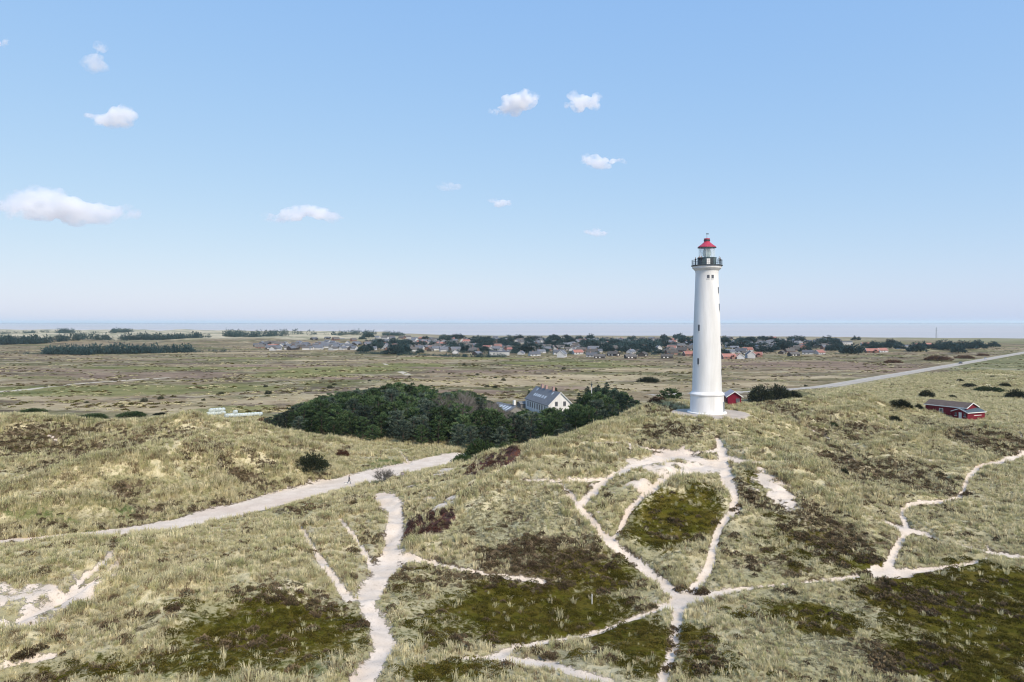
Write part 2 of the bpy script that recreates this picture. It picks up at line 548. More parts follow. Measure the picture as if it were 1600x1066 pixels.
# open sand: pixel ellipses (u, v, ru, rv, strength)
BLOWOUT = [(1215,770,26,32,1.1),(1195,745,14,16,.7),(60,930,100,36,.72),(30,970,80,24,.72),(115,940,44,34,.78),(1080,724,34,9,.8),(1050,727,30,8,.7),(930,790,22,18,.55),
 (960,760,40,20,.55),(700,790,36,14,.8),(680,775,30,8,.6),(745,740,30,18,.55),(900,770,36,18,.55),(1060,940,50,14,.7),(830,1022,40,8,.7),(1385,890,34,10,.8),(1455,718,18,5,.7),
 (1345,825,20,8,.3),(1360,800,10,6,.3),(90,690,26,9,.5),(240,705,40,6,.35),(700,735,30,12,1.0),(655,730,30,12,.9),(640,745,14,8,.6),(1150,700,16,14,.5),(1340,720,14,6,.5),(1300,680,30,5,.4),
 (1360,980,22,6,.5),(1340,1000,16,6,.5),(880,735,16,5,.4),(1010,745,50,22,.45),(930,820,20,16,.5),(985,800,20,16,.45),(400,750,20,5,.15),(1240,770,12,14,.5)]
MOSS = [(830,960,150,48,1.1),(930,900,90,34,.8),(700,985,70,40,.7),(880,1030,70,18,.5),(960,985,90,26,.9),(1500,960,120,66,1.3),(1560,910,80,36,1.1),(1500,1040,110,40,1.2),(1270,965,70,26,1.1),
 (1010,1010,60,30,.9),(1090,1000,40,40,.7),(1060,810,70,36,1.0),(1020,840,50,26,.9),(1100,770,36,26,.8),(420,975,110,46,.85),(330,1000,70,30,.6),(520,1000,50,24,.6),(480,940,60,16,.5),
 (150,1050,120,20,.6),(400,1040,120,22,.6),(1350,880,60,12,.9),(1280,860,70,50,.55),(1230,830,50,40,.5),(1340,690,18,8,.6),(1180,755,18,22,.7),(930,790,18,14,.5),(960,805,26,10,.5),(60,700,90,26,.45),(640,950,40,40,.4),(750,1045,90,20,.6)]
HEATH = [(840,870,110,34,.9),(900,860,60,26,.7),(1290,830,70,60,.7),(1200,880,60,30,.5),(70,700,100,34,.75),(350,730,60,16,.7),(400,725,40,16,.6),(1400,740,90,34,.75),(1350,730,50,28,.7),(1530,680,56,22,1.2),
 (1450,745,40,30,.5),(1050,670,60,18,.7),(1140,650,40,10,.3),(1220,640,50,12,.8),(1030,640,30,10,.8),(1300,660,70,20,.5),(1380,670,40,16,.3),(1170,775,24,30,.7),(450,930,110,24,.6),(700,900,100,20,.5),(1420,935,70,30,.7),(1380,1030,60,40,.6),(1480,1040,70,22,.3),
 (90,1040,130,26,.45),(310,680,40,12,.4),(540,700,40,10,.3),(200,1005,30,8,.3),(1100,1040,60,20,.4),(650,905,50,20,.5),(1330,1060,80,20,.5),(380,1010,80,20,.4),(700,1000,80,16,.3),(480,795,40,8,.6),(560,780,40,8,.6),(210,845,24,10,.9)]
LICHEN = [(790,830,110,36,.9),(840,800,80,30,.7),(860,770,50,20,.5),(420,870,60,30,.5),(1230,930,50,14,.8),(1330,960,50,26,.9),(1300,1010,70,26,.8),(1200,990,60,36,.6),(1120,860,20,40,.5),(1020,780,36,26,.6),(1040,880,40,20,.6),
 (170,980,70,30,.5),(60,1000,60,20,.5),(1400,980,50,30,.5),(1540,830,70,40,.5),(1480,830,50,40,.4),(1580,760,50,30,.4),(760,790,50,30,.6),(1180,960,40,30,.6),(870,880,50,12,.5),(880,1040,60,16,.4),(1280,1040,80,16,.6),(300,985,60,16,.4),(1400,850,40,20,.3)]
GREEN = [(60,815,110,16,1.0),(200,805,90,12,.8),(330,780,70,12,.5),(620,725,60,9,.8),(560,735,60,8,.6),(680,705,60,7,.8),(470,755,60,8,.5),(1050,675,36,12,.5),(1305,870,60,30,.3),(400,1030,80,12,.5),(900,745,60,6,.5),(520,1030,60,20,.5),(680,1040,50,14,.6),(1300,990,40,12,.5),(350,642,50,8,1.2),(400,640,30,8,1),(450,900,50,12,.3),(960,720,40,8,.3),(1520,800,14,40,.4)]
REDS = [(668,822,34,14,1.2),(690,812,24,8,1),(655,842,12,6,1),(770,728,40,13,1.0),(800,712,22,7,.8),(735,740,20,6,.5),(540,704,16,3,.6),(400,795,30,4,.3)]

# broad zones of the flat heath behind
GREEN += [(150,610,190,10,1.2),(330,606,120,7,1.0),(540,578,110,8,1.1),(470,585,90,7,1.0),(640,570,80,5,.9),(720,560,110,4,1.0),(880,568,110,5,1.0),(960,572,80,4,.8),(380,560,160,4,.7),(300,575,200,5,.8),(60,590,90,5,.6),(1300,585,100,4,.5)]
STRAW = [(760,598,150,7,1.1),(900,590,150,7,1.1),(1010,578,110,5,1.0),(980,605,110,6,1.0),(620,606,70,6,.9),(420,626,150,6,1.0),(150,636,180,7,1.0),(300,640,150,6,.9),(1230,590,120,4,.8),(560,563,150,3,.8),(330,552,200,3,.9),(1180,600,60,6,.8),(500,620,80,6,.9),(80,622,120,4,.8)]
MAUVE = [(1250,570,170,9,1.1),(1380,575,90,9,1.0),(760,580,130,4,1.0),(250,586,240,7,1.0),(60,578,160,6,.9),(560,590,110,4,.8),(1000,562,110,3,.7),(720,613,80,6,1.0),(880,607,50,5,.9),(420,572,110,4,.8),(670,575,60,3,.8)]
LICHEN = [(a, b, c, d, e * .8) for a, b, c, d, e in LICHEN] + STRAW; REDS += MAUVE
HEATH += [(170,706,110,12,.8),(330,702,50,8,.6),(250,690,60,8,.5),(100,735,60,8,.4),(480,705,50,8,.5),(130,655,80,6,.4)]
GREEN += [(300,1035,220,26,.6),(470,1045,120,18,.6),(200,960,60,14,.3),(640,1000,50,40,.5),(1230,1050,120,14,.4),(230,770,200,24,.45),(420,750,120,18,.45)]
MOSS += [(430,985,170,60,.9),(330,1030,120,30,.7),(700,1050,110,22,.8),(1100,1050,90,26,.55),(1000,1045,50,26,.7),(640,920,40,50,.5),(1200,1055,60,14,.5),(440,1000,150,40,.75),(520,960,60,40,.5),(250,1050,200,16,.6),(560,1050,60,16,.4),(660,1000,40,50,.5),(1150,960,40,20,.5),(1420,1000,60,40,.7),(1230,860,90,50,.5),(1330,850,70,40,.45),(900,870,110,20,.5)]
BLOWOUT += [(1045,737,50,12,.8),(1000,758,44,10,.7),(1085,733,34,10,.7),(1160,700,22,10,.6),(890,745,60,6,.5),(1135,800,26,30,.45),(910,800,22,26,.5),(1190,760,30,20,.6),(660,800,30,10,.5),(720,770,40,14,.5),(780,745,40,12,.5),(620,765,50,10,.5),(150,900,60,30,.6),(1000,700,60,8,.5)]
RIDGES = [[(-20,790,16),(0,783,16),(30,770,16),(60,757,16),(90,746,16),(120,736,16),(160,729,16),(200,723,14),(245,718,14),(290,714,12),(340,714,12),(380,716,10),(420,718,10),(470,724,8)],
 [(-10,803,10),(30,796,12),(60,790,12),(100,784,12),(140,786,12),(180,795,10)],[(0,661,6),(60,659,8),(130,665,8),(200,672,7),(250,663,8),(305,655,8),(340,660,7),(420,678,8),(520,694,7)],
 [(200,856,14),(192,880,16),(155,920,18),(125,965,14)],[(40,836,8),(150,848,10),(205,856,10)],[(820,708,8),(860,708,12),(900,714,12),(950,722,10)],[(990,795,10),(1020,775,12),(1050,755,12),(1085,738,8)],[(885,693,8),(940,668,8),(1000,640,8)],
 [(1180,690,10),(1260,730,10),(1340,790,8)],[(430,835,8),(500,815,8),(560,800,6)],[(1340,618,6),(1300,625,6),(1260,632,6)],[(205,698,6),(260,676,6),(300,658,6)],[(320,748,8),(380,737,8),(440,741,8)],[(40,700,8),(130,688,8),(190,697,8)],[(370,702,6),(440,692,6),(500,704,6)],[(330,690,6),(360,706,6),(400,722,6)],[(-10,735,8),(40,722,8),(90,715,8)],[(1370,700,7),(1440,683,7),(1500,672,8),(1570,672,8)],[(1180,735,7),(1270,770,7),(1340,820,8)],[(640,850,6),(690,808,8),(745,772,8),(800,742,8)],[(1230,668,6),(1290,650,6),(1350,640,6)],[(220,790,8),(300,775,8),(360,760,8)],[(860,800,8),(930,830,8)],[(450,880,9),(330,900,9),(240,930,9)]]
def dense(line, step=5.0):
    o = []
    for (u0, v0, w0), (u1, v1, w1) in zip(line[:-1], line[1:]):
        n = max(1, int(math.hypot(u1 - u0, v1 - v0) / step))
        for k in range(n):
            t = k / n
            o.append((u0 + (u1 - u0) * t, v0 + (v1 - v0) * t, w0 + (w1 - w0) * t))
    o.append(line[-1])
    return o
def smooth_line(line):
    """rounded by corner cutting"""
    l = line
    for _ in range(2):
        q = [l[0]]
        for a, b in zip(l[:-1], l[1:]):
            q.append(tuple(.75 * p + .25 * r for p, r in zip(a, b))); q.append(tuple(.25 * p + .75 * r for p, r in zip(a, b)))
        q.append(l[-1]); l = q
    return l
def half_width(u, v, du, dv, wd, x, y, z):
    """half the width on the ground of a line seen wd pixels wide across its direction (du, dv) in the photograph"""
    l = math.hypot(du, dv) + 1e-9
    nu, nv = -dv / l * wd * .5, du / l * wd * .5
    e = 1.5
    sl = float(hgt(x * (y + e) / y, y + e) - hgt(x * (y - e) / y, y - e)) / (2 * e)
    k = y / F / max((CZ - z) / y + sl, .13)
    def off(a, b):
        dd = -b * k
        return np.array([a * y / F + (u - CX) / F * dd, dd])
    wv = off(nu, nv); tv = off(du, dv); tl = np.hypot(*tv) + 1e-9
    return min(abs(wv[0] * tv[1] - wv[1] * tv[0]) / tl, 5.5) * .9
def to_ground(line):
    pts = []; D = dense(smooth_line(line))
    for i, (u, v, wd) in enumerate(D):
        a, b = D[max(i - 2, 0)], D[min(i + 2, len(D) - 1)]
        x, y, z = ray(u, v)
        p = (x, y, half_width(u, v, b[0] - a[0], b[1] - a[1], wd, x, y, z))
        if pts and pts[-1] is not None and math.hypot(x - pts[-1][0], y - pts[-1][1]) > 14:   # the line hops over a ridge here
            pts.append(None)
        pts.append(p)
    hw = [p[2] if p else None for p in pts]
    for i, p in enumerate(pts):
        if p is None: continue
        q = sorted(h for h in hw[max(0, i - 4):i + 5] if h)
        pts[i] = (p[0], p[1], q[len(q) // 2])
    return pts
def stamp_line(mask, pts, soft=0.9):
    """mask = 1 inside the path, fading over its edges (soft = share of the half width)"""
    for a, b in zip(pts[:-1], pts[1:]):
        if a is None or b is None: continue
        m = max(a[2], b[2]) * 2.4 + 1.2
        i0, i1 = np.searchsorted(xs, [min(a[0], b[0]) - m, max(a[0], b[0]) + m])
        j0, j1 = np.searchsorted(ys, [min(a[1], b[1]) - m, max(a[1], b[1]) + m])
        if i1 <= i0 or j1 <= j0: continue
        X, Y = GX[j0:j1, i0:i1], GY[j0:j1, i0:i1]
        dx, dy = b[0] - a[0], b[1] - a[1]
        L2 = dx * dx + dy * dy + 1e-9
        t = np.clip(((X - a[0]) * dx + (Y - a[1]) * dy) / L2, 0, 1)
        d = np.hypot(X - a[0] - t * dx, Y - a[1] - t * dy)
        r = np.maximum(a[2] + (b[2] - a[2]) * t, 0.3)
        val = np.clip(0.77 - (d - r) / np.maximum(r * soft, 0.5) * 0.46, 0, 1.1)   # 0.77 on the edge line
        sub = mask[j0:j1, i0:i1]
        np.maximum(sub, val, out=sub)
def stamp_blobs(mask, blobs, rag=0.55, seed=0):
    for u, v, ru, rv, s in blobs:
        x, y, z = ray(u, v)
        ya = ray(u, v + rv)[1]; yb = ray(u, v - rv)[1]
        ry = min(max((yb - ya) * 0.5, rv * y / F * 1.2), 40, rv * y / F * 9)
        rx = ru * y / F
        m = 2.0
        i0, i1 = np.searchsorted(xs, [x - rx * m, x + rx * m])
        j0, j1 = np.searchsorted(ys, [y - ry * m, y + ry * m])
        if i1 <= i0 or j1 <= j0: continue
        X, Y = GX[j0:j1, i0:i1], GY[j0:j1, i0:i1]
        d = np.hypot((X - x) / rx, (Y - y) / ry)
        d = d + rag * fbm(X / (rx * .5 + 1), Y / (rx * .5 + 1), 4, seed + int(u) % 97, 0.6)
        val = (s if s > .85 or mask is not M_blow else s * 1.3) * np.clip(1.55 - d * 1.05, 0, 1)
        sub = mask[j0:j1, i0:i1]
        np.maximum(sub, val, out=sub)
M_path = np.zeros_like(ZG); M_track = np.zeros_like(ZG); M_ridge = np.zeros_like(ZG); M_blow = np.zeros_like(ZG)
M_moss = np.zeros_like(ZG); M_heath = np.zeros_like(ZG); M_lich = np.zeros_like(ZG); M_green = np.zeros_like(ZG); M_red = np.zeros_like(ZG)
G_PATHS = [to_ground(p) for p in PATHS]
G_TRACK = to_ground(TRACK)
for p in G_PATHS: stamp_line(M_path, p)
stamp_line(M_track, G_TRACK, 0.5)
for p in RIDGES: stamp_line(M_ridge, to_ground(p), 1.0)
def stamp_bump(p, amp, sig):
    """a long low ridge of blown sand, drawn along its crest"""
    B = np.zeros_like(ZG)
    for a, b in zip(p[:-1], p[1:]):
        if a is None or b is None: continue
        m = sig * 3
        i0, i1 = np.searchsorted(xs, [min(a[0], b[0]) - m, max(a[0], b[0]) + m])
        j0, j1 = np.searchsorted(ys, [min(a[1], b[1]) - m, max(a[1], b[1]) + m])
        X, Y = GX[j0:j1, i0:i1], GY[j0:j1, i0:i1]
        dx, dy = b[0] - a[0], b[1] - a[1]
        t = np.clip(((X - a[0]) * dx + (Y - a[1]) * dy) / (dx * dx + dy * dy + 1e-9), 0, 1)
        d = np.hypot(X - a[0] - t * dx, Y - a[1] - t * dy)
        sub = B[j0:j1, i0:i1]
        np.maximum(sub, np.exp(-(d / sig) ** 1.5), out=sub)
    return amp * B * (.75 + .5 * fbm(GX / 7, GY / 7, 2, 191))
BUMP = np.zeros_like(ZG)
for k, p in enumerate(RIDGES):
    amp, sig = ((1.5, 4.5), (1.0, 3.5), (1.2, 5), (.8, 2.5), (.05, 2), (1.0, 4), (.8, 3), (.3, 3), (.5, 4), (.5, 3), (.9, 5))[k] if k < 11 else (1.1, 3.6)
    BUMP = np.maximum(BUMP, stamp_bump(to_ground(p), amp, sig))
BUMP = BUMP * (1 - sstep(.2, .7, np.maximum(M_path, M_track)))
rag = .24 * fbm(GX / 1.3, GY / 1.3, 4, 151, .6) + .22 * fbm(GX / 5, GY / 5, 2, 157) - .03
M_path = np.where(M_path > .25, np.clip(M_path + rag * sstep(1.08, .85, M_path), 0, 1.1), M_path)
M_track = np.where(M_track > .25, np.clip(M_track + .7 * rag * sstep(1.08, .85, M_track), 0, 1.1), M_track)
stamp_blobs(M_blow, BLOWOUT, 0.6, 1); stamp_blobs(M_moss, MOSS, 0.55, 2); stamp_blobs(M_heath, HEATH, 0.7, 3)
stamp_blobs(M_lich, LICHEN, 0.7, 4); stamp_blobs(M_green, GREEN, 0.5, 5); stamp_blobs(M_red, REDS, 0.5, 6)
rd = seg_dist(GX, GY, ROAD)
# feet have worn the paths down a little, and the tufts stand on their own small mounds
ZG = ZG + BUMP
ZG = ZG - 0.34 * sstep(.5, .95, M_path) - 0.12 * sstep(.6, .9, M_track)
M_plat = sstep(8.6, 7.7, np.hypot((GX - 43.3) * 0.97, GY - 149.6))
M_blow = M_blow * np.clip(.86 + .62 * fbm(GX / 2.1 + .4 * GY, GY / 2.6, 4, 163, .65), 0, 1.15)
M_sand = np.maximum.reduce([M_path * 0.98, M_track * 0.98, M_blow * 1.06])

def blur(A, k):
    """box blur over k metres on the uneven grid (good enough where the dunes are)"""
    n = max(1, int(k / .42))
    B = np.pad(A, ((n, n), (n, n)), mode='edge')
    c = np.cumsum(B, 0); B = (c[2 * n:] - c[:-2 * n]) / (2 * n)
    c = np.cumsum(B, 1); B = (c[:, 2 * n:] - c[:, :-2 * n]) / (2 * n)
    return B[:A.shape[0], :A.shape[1]]
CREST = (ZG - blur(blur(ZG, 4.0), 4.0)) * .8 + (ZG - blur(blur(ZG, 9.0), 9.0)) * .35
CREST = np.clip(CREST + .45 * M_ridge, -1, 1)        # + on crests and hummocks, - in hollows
# ------------------------------------------------------------------ ground material
def ground_material():
    m, n, b, out = new_mat("dune_ground")
    pos = geo_pos(n)
    def att(nm): 
        a = N(n, "ShaderNodeAttribute"); a.attribute_name = nm
        return a
    ma = att("mask_a"); mb_ = att("mask_b")
    sa = N(n, "ShaderNodeSeparateColor"); n.links.new(ma.outputs["Color"], sa.inputs[0])
    sb = N(n, "ShaderNodeSeparateColor"); n.links.new(mb_.outputs["Color"], sb.inputs[0])
    sand, moss, heath = sa.outputs[0], sa.outputs[1], sa.outputs[2]
    lich, green, red = sb.outputs[0], sb.outputs[1], sb.outputs[2]
    far = att("far").outputs["Fac"]
    n_big = noise(n, pos, 0.055, 4.0)
    n_mid = noise(n, pos, 0.35, 5.0, 0.65)
    n_fine = noise(n, pos, 1.7, 5.0, 0.7)
    n_grit = noise(n, pos, 5.0, 4.0, 0.7)
    # dry marram and its litter
    g = mix(n, ramp(n, n_mid, .38, .62), (.40, .35, .21), (.55, .48, .32))
    g = mix(n, ramp(n, n_big, .42, .6), g, (.37, .335, .185))
    g = mix(n, mathn(n, 'MULTIPLY', ramp(n, n_fine, .50, .64), .7), g, (.10, .085, .042))  # shade in the gaps between tufts, mixed into the ground colour
    g = mix(n, mathn(n, 'MULTIPLY', ramp(n, n_grit, .56, .72), .6), g, (.46, .42, .30))
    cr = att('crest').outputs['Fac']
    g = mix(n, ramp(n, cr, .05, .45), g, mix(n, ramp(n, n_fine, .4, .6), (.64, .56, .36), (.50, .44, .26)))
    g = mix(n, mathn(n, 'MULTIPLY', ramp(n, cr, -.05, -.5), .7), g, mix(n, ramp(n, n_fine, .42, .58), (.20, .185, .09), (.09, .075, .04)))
    def patch(fac, lo=.42, hi=.60, gain=.55):
        """ragged edge: the mask pushed about by two sizes of noise"""
        k = mathn(n, 'ADD', fac, mathn(n, 'MULTIPLY', mathn(n, 'SUBTRACT', n_fine, .5), gain * 1.5))
        k = mathn(n, 'ADD', k, mathn(n, 'MULTIPLY', mathn(n, 'SUBTRACT', n_mid, .5), gain))
        return ramp(n, k, lo, hi)
    lc = mix(n, ramp(n, n_fine, .4, .62), (.36, .335, .205), (.19, .165, .09))
    lc = mix(n, ramp(n, n_grit, .5, .66), lc, (.54, .50, .34))
    g = mix(n, patch(lich, .38, .62, .9), g, lc)
    gc = mix(n, ramp(n, n_mid, .4, .6), (.10, .13, .045), (.22, .22, .10))
    g = mix(n, patch(green, .4, .7), g, gc)
    hc = mix(n, ramp(n, n_fine, .42, .6), (.16, .118, .075), (.075, .06, .035))
    hc = mix(n, ramp(n, n_grit, .55, .7), hc, (.32, .27, .17))
    g = mix(n, patch(heath, .42, .72, 1.0), g, hc)
    mc = mix(n, ramp(n, n_mid, .4, .62), (.088, .082, .010), (.116, .092, .018))
    mc = mix(n, ramp(n, n_fine, .5, .66), mc, (.046, .044, .007))
    mc = mix(n, mathn(n, 'MULTIPLY', ramp(n, n_grit, .58, .72), .55), mc, (.20, .17, .04))
    g = mix(n, patch(moss, .36, .78, 1.0), g, mc)
    rc = mix(n, ramp(n, n_fine, .4, .6), (.12, .05, .035), (.07, .045, .045))
    g = mix(n, patch(red, .42, .6, .7), g, rc)
    sc = mix(n, ramp(n, n_mid, .35, .65), (.74, .635, .53), (.63, .53, .43))
    sc = mix(n, mathn(n, 'MULTIPLY', ramp(n, n_fine, .55, .75), .35), sc, (.50, .40, .31))
    sc = mix(n, mathn(n, 'MULTIPLY', ramp(n, n_big, .52, .66), .45), sc, (.60, .46, .36))
    sc = mix(n, mathn(n, 'MULTIPLY', ramp(n, n_grit, .57, .68), .65), sc, (.33, .27, .19))
    k_s = mathn(n, 'ADD', sand, mathn(n, 'MULTIPLY', mathn(n, 'SUBTRACT', n_fine, .5), .85))
    k_s = mathn(n, 'ADD', k_s, mathn(n, 'MULTIPLY', mathn(n, 'SUBTRACT', n_mid, .52), .7))
    k_s = mathn(n, 'ADD', k_s, mathn(n, 'MULTIPLY', mathn(n, 'SUBTRACT', n_grit, .5), .45))
    k_s = ramp(n, k_s, .70, .84)
    near = mix(n, k_s, g, sc)
    # the flat heath behind
    mp = N(n, "ShaderNodeMapping"); mp.inputs["Scale"].default_value = (.55, 1, 1); n.links.new(pos, mp.inputs[0])
    fp = mp.outputs[0]
    p1 = noise(n, fp, 0.014, 6.0, .62, .6); p2 = noise(n, fp, 0.03, 6.0, .65, .4); p3 = noise(n, fp, 0.11, 6.0, .68)
    p4 = noise(n, pos, 0.6, 4.0, .7)
    f = mix(n, ramp(n, p1, .42, .58), (.40, .30, .19), (.19, .185, .08))
    f = mix(n, ramp(n, p2, .50, .60), f, (.21, .155, .115))
    f = mix(n, ramp(n, p3, .53, .60), f, (.52, .44, .30))
    f = mix(n, mathn(n, 'MULTIPLY', ramp(n, p3, .44, .34), .8), f, (.13, .105, .07))
    mq = N(n, 'ShaderNodeMapping'); mq.inputs['Scale'].default_value = (.6, 1, 1); n.links.new(pos, mq.inputs[0])
    p5 = noise(n, mq.outputs[0], .06, 9.0, .78); p6 = noise(n, mq.outputs[0], .19, 6.0, .75)
    f = mix(n, mathn(n, 'MULTIPLY', ramp(n, p5, .52, .60), .75), f, (.12, .10, .06))
    f = mix(n, mathn(n, 'MULTIPLY', ramp(n, p5, .44, .36), .55), f, (.50, .42, .29))
    f = mix(n, mathn(n, 'MULTIPLY', ramp(n, p6, .55, .63), .6), f, (.11, .105, .06))
    f = mix(n, mathn(n, 'MULTIPLY', ramp(n, p6, .44, .36), .55), f, (.52, .46, .35))
    f = mix(n, mathn(n, 'MULTIPLY', ramp(n, p4, .56, .7), .7), f, (.11, .10, .055))
    f = mix(n, mathn(n, 'MULTIPLY', ramp(n, p4, .42, .3), .6), f, (.50, .44, .32))
    # right of the road: greener, marram again
    fr = mix(n, ramp(n, p3, .42, .6), (.33, .31, .17), (.19, .195, .09))
    fr = mix(n, ramp(n, p4, .5, .66), fr, (.12, .12, .06))
    fr = mix(n, mathn(n, 'MULTIPLY', ramp(n, p2, .54, .62), .8), fr, (.46, .42, .29))
    rt = att("rightheath").outputs["Fac"]
    f = mix(n, rt, f, fr)
    dk = N(n, 'ShaderNodeMix', data_type='RGBA', blend_type='MULTIPLY'); dk.inputs[0].default_value = 1.0
    n.links.new(f, dk.inputs[6]); dk.inputs[7].default_value = (.74, .75, .74, 1); f = dk.outputs[2]
    sh = att("shore").outputs["Fac"]
    shc = mix(n, ramp(n, p2, .45, .58), (.50, .44, .32), (.27, .26, .18))
    f = mix(n, sh, f, shc)
    tone = ramp(n, p5, .40, .60)
    f = mix(n, mathn(n, 'MULTIPLY', patch(lich, .35, .75), .72), f, mix(n, tone, (.54, .44, .285), (.36, .28, .17)))
    f = mix(n, mathn(n, 'MULTIPLY', patch(red, .35, .75), .72), f, mix(n, tone, (.30, .215, .165), (.185, .13, .10)))
    f = mix(n, mathn(n, 'MULTIPLY', patch(green, .35, .75), .78), f, mix(n, tone, (.24, .235, .09), (.135, .15, .055)))
    f = mix(n, k_s, f, (.50, .45, .36))
    col = mix(n, far, near, f)
    n.links.new(col, b.inputs["Base Color"])
    b.inputs["Roughness"].default_value = .95
    b.inputs["Specular IOR Level"].default_value = .02
    bp = N(n, "ShaderNodeBump"); bp.inputs["Strength"].default_value = .8; bp.inputs["Distance"].default_value = .35
    h = mathn(n, 'MULTIPLY', mathn(n, 'ADD', n_fine, mathn(n, 'MULTIPLY', n_grit, .35)), mathn(n, 'SUBTRACT', 1.1, k_s))
    n.links.new(h, bp.inputs["Height"])
    n.links.new(bp.outputs[0], b.inputs["Normal"])
    return m
M_GROUND = ground_material()

U = GX / np.maximum(GY, 1) * F + CX
far = sstep(208, 248, GY + 14 * fbm(GX / 25, GY / 25, 3, 71) - 40 * sstep(-10, 30, GX))
rh = sstep(-4, 16, (GX - np.interp(GY, [r[1] for r in ROAD], [r[0] for r in ROAD])))
far = far * (1 - rh * sstep(135, 175, GX) * sstep(470, 400, GY))
rightheath = sstep(-14, 10, (GX - np.interp(GY, [r[1] for r in ROAD], [r[0] for r in ROAD]))) * sstep(150, 260, GX + 0.2 * GY)
shore = sstep(1050, 1250, GY) * (0.35 + 0.65 * sstep(700, 500, U))
M_heath_all = np.clip(M_heath + 0.5 * sstep(.0, .4, fbm(GX / 9, GY / 9, 4, 81, .6) - .5 * CREST) * (1 - .8 * np.clip(M_green, 0, 1)) + .9 * np.clip(-CREST - .10, 0, .8), 0, 1.3)
# every cell of the grid belongs to one sheet: ground, sandy paths, gravel track or the paved apron of the tower
jj, ii = np.meshgrid(np.arange(len(ys) - 1), np.arange(len(xs) - 1), indexing='ij')
W_ = len(xs)
quad = np.stack([jj * W_ + ii, jj * W_ + ii + 1, (jj + 1) * W_ + ii + 1, (jj + 1) * W_ + ii], -1).reshape(-1, 4)
def cell(Mk): return (Mk[:-1, :-1] + Mk[1:, :-1] + Mk[:-1, 1:] + Mk[1:, 1:]).ravel() / 4
on_plat = cell(M_plat) > .5
on_track = (cell(M_track) > .76) & ~on_plat
on_path = (cell(M_path) > .76) & ~on_plat & ~on_track
P3 = np.stack([GX, GY, ZG], -1).reshape(-1, 3)
A_ = np.stack([M_sand, M_moss, M_heath_all, np.ones_like(ZG)], -1).reshape(-1, 4)
B_ = np.stack([M_lich, M_green, M_red, np.ones_like(ZG)], -1).reshape(-1, 4)
def sheet(name, sel, mat):
    q = quad[sel]
    used, inv = np.unique(q, return_inverse=True)
    me = fast_mesh(name, P3[used], quads=inv.reshape(-1, 4), mat=mat)
    for nm, arr in (("mask_a", A_), ("mask_b", B_)):
        a = me.attributes.new(nm, 'FLOAT_COLOR', 'POINT')
        a.data.foreach_set("color", arr[used].astype(np.float32).ravel())
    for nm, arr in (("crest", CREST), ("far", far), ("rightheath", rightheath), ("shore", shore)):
        a = me.attributes.new(nm, 'FLOAT', 'POINT')
        a.data.foreach_set("value", arr.ravel()[used].astype(np.float32))
    me.polygons.foreach_set("use_smooth", np.ones(len(q), bool))
    o = bpy.data.objects.new(name, me); COL.objects.link(o)
    return tag(o, kind='structure')
m_apron = paint("apron_gravel", (.50, .43, .36), (.40, .34, .28), 0.6, .95, .5, coords='geo')
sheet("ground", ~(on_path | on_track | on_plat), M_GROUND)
sheet("path", on_path, M_GROUND)
sheet("gravel_track", on_track, M_GROUND)
sheet("tower_forecourt", on_plat, m_apron)

# ------------------------------------------------------------------ water of the fjord
def water_material():
    m, n, b, out = new_mat("fjord_water")
    pos = geo_pos(n)
    mp = N(n, "ShaderNodeMapping"); mp.inputs["Scale"].default_value = (.12, 1, 1); n.links.new(pos, mp.inputs[0])
    f = ramp(n, noise(n, mp.outputs[0], 0.0022, 5.0, .6), .38, .62)
    n.links.new(mix(n, f, (.47, .45, .44), (.53, .48, .46)), b.inputs["Base Color"])
    b.inputs["Roughness"].default_value = .45
    b.inputs["Specular IOR Level"].default_value = .25
    bp = N(n, "ShaderNodeBump"); bp.inputs["Strength"].default_value = .35; bp.inputs["Distance"].default_value = .4
    n.links.new(noise(n, pos, .25, 4.0), bp.inputs["Height"]); n.links.new(bp.outputs[0], b.inputs["Normal"])
    return m
mbw = MB()
mbw.add([(-40000, 1000, 0), (40000, 1000, 0), (40000, 42000, 0), (-40000, 42000, 0)], [(0, 1, 2, 3)])
tag(mbw.build("water", water_material()), kind='structure')
# the low farther shore, a thin line under the sky
mfs = MB()
m_far = paint("far_shore", (.10, .12, .11), (.15, .16, .14), .002, .9, coords='geo')
pr = np.linspace(-15000, 15000, 160)
hh = 6 + 10 * np.clip(fbm(pr / 900, pr * 0 + 3.3, 4, 91) + .35, 0, None)
vs = [(x, 15500, -1) for x in pr] + [(x, 15650, h) for x, h in zip(pr, hh)] + [(x, 16400, h * .9) for x, h in zip(pr, hh)] + [(x, 16700, -1) for x in pr]
k = len(pr)
mfs.add(vs, [(r * k + i, r * k + i + 1, (r + 1) * k + i + 1, (r + 1) * k + i) for r in range(3) for i in range(k - 1)])
tag(mfs.build("hills", m_far), kind='structure')

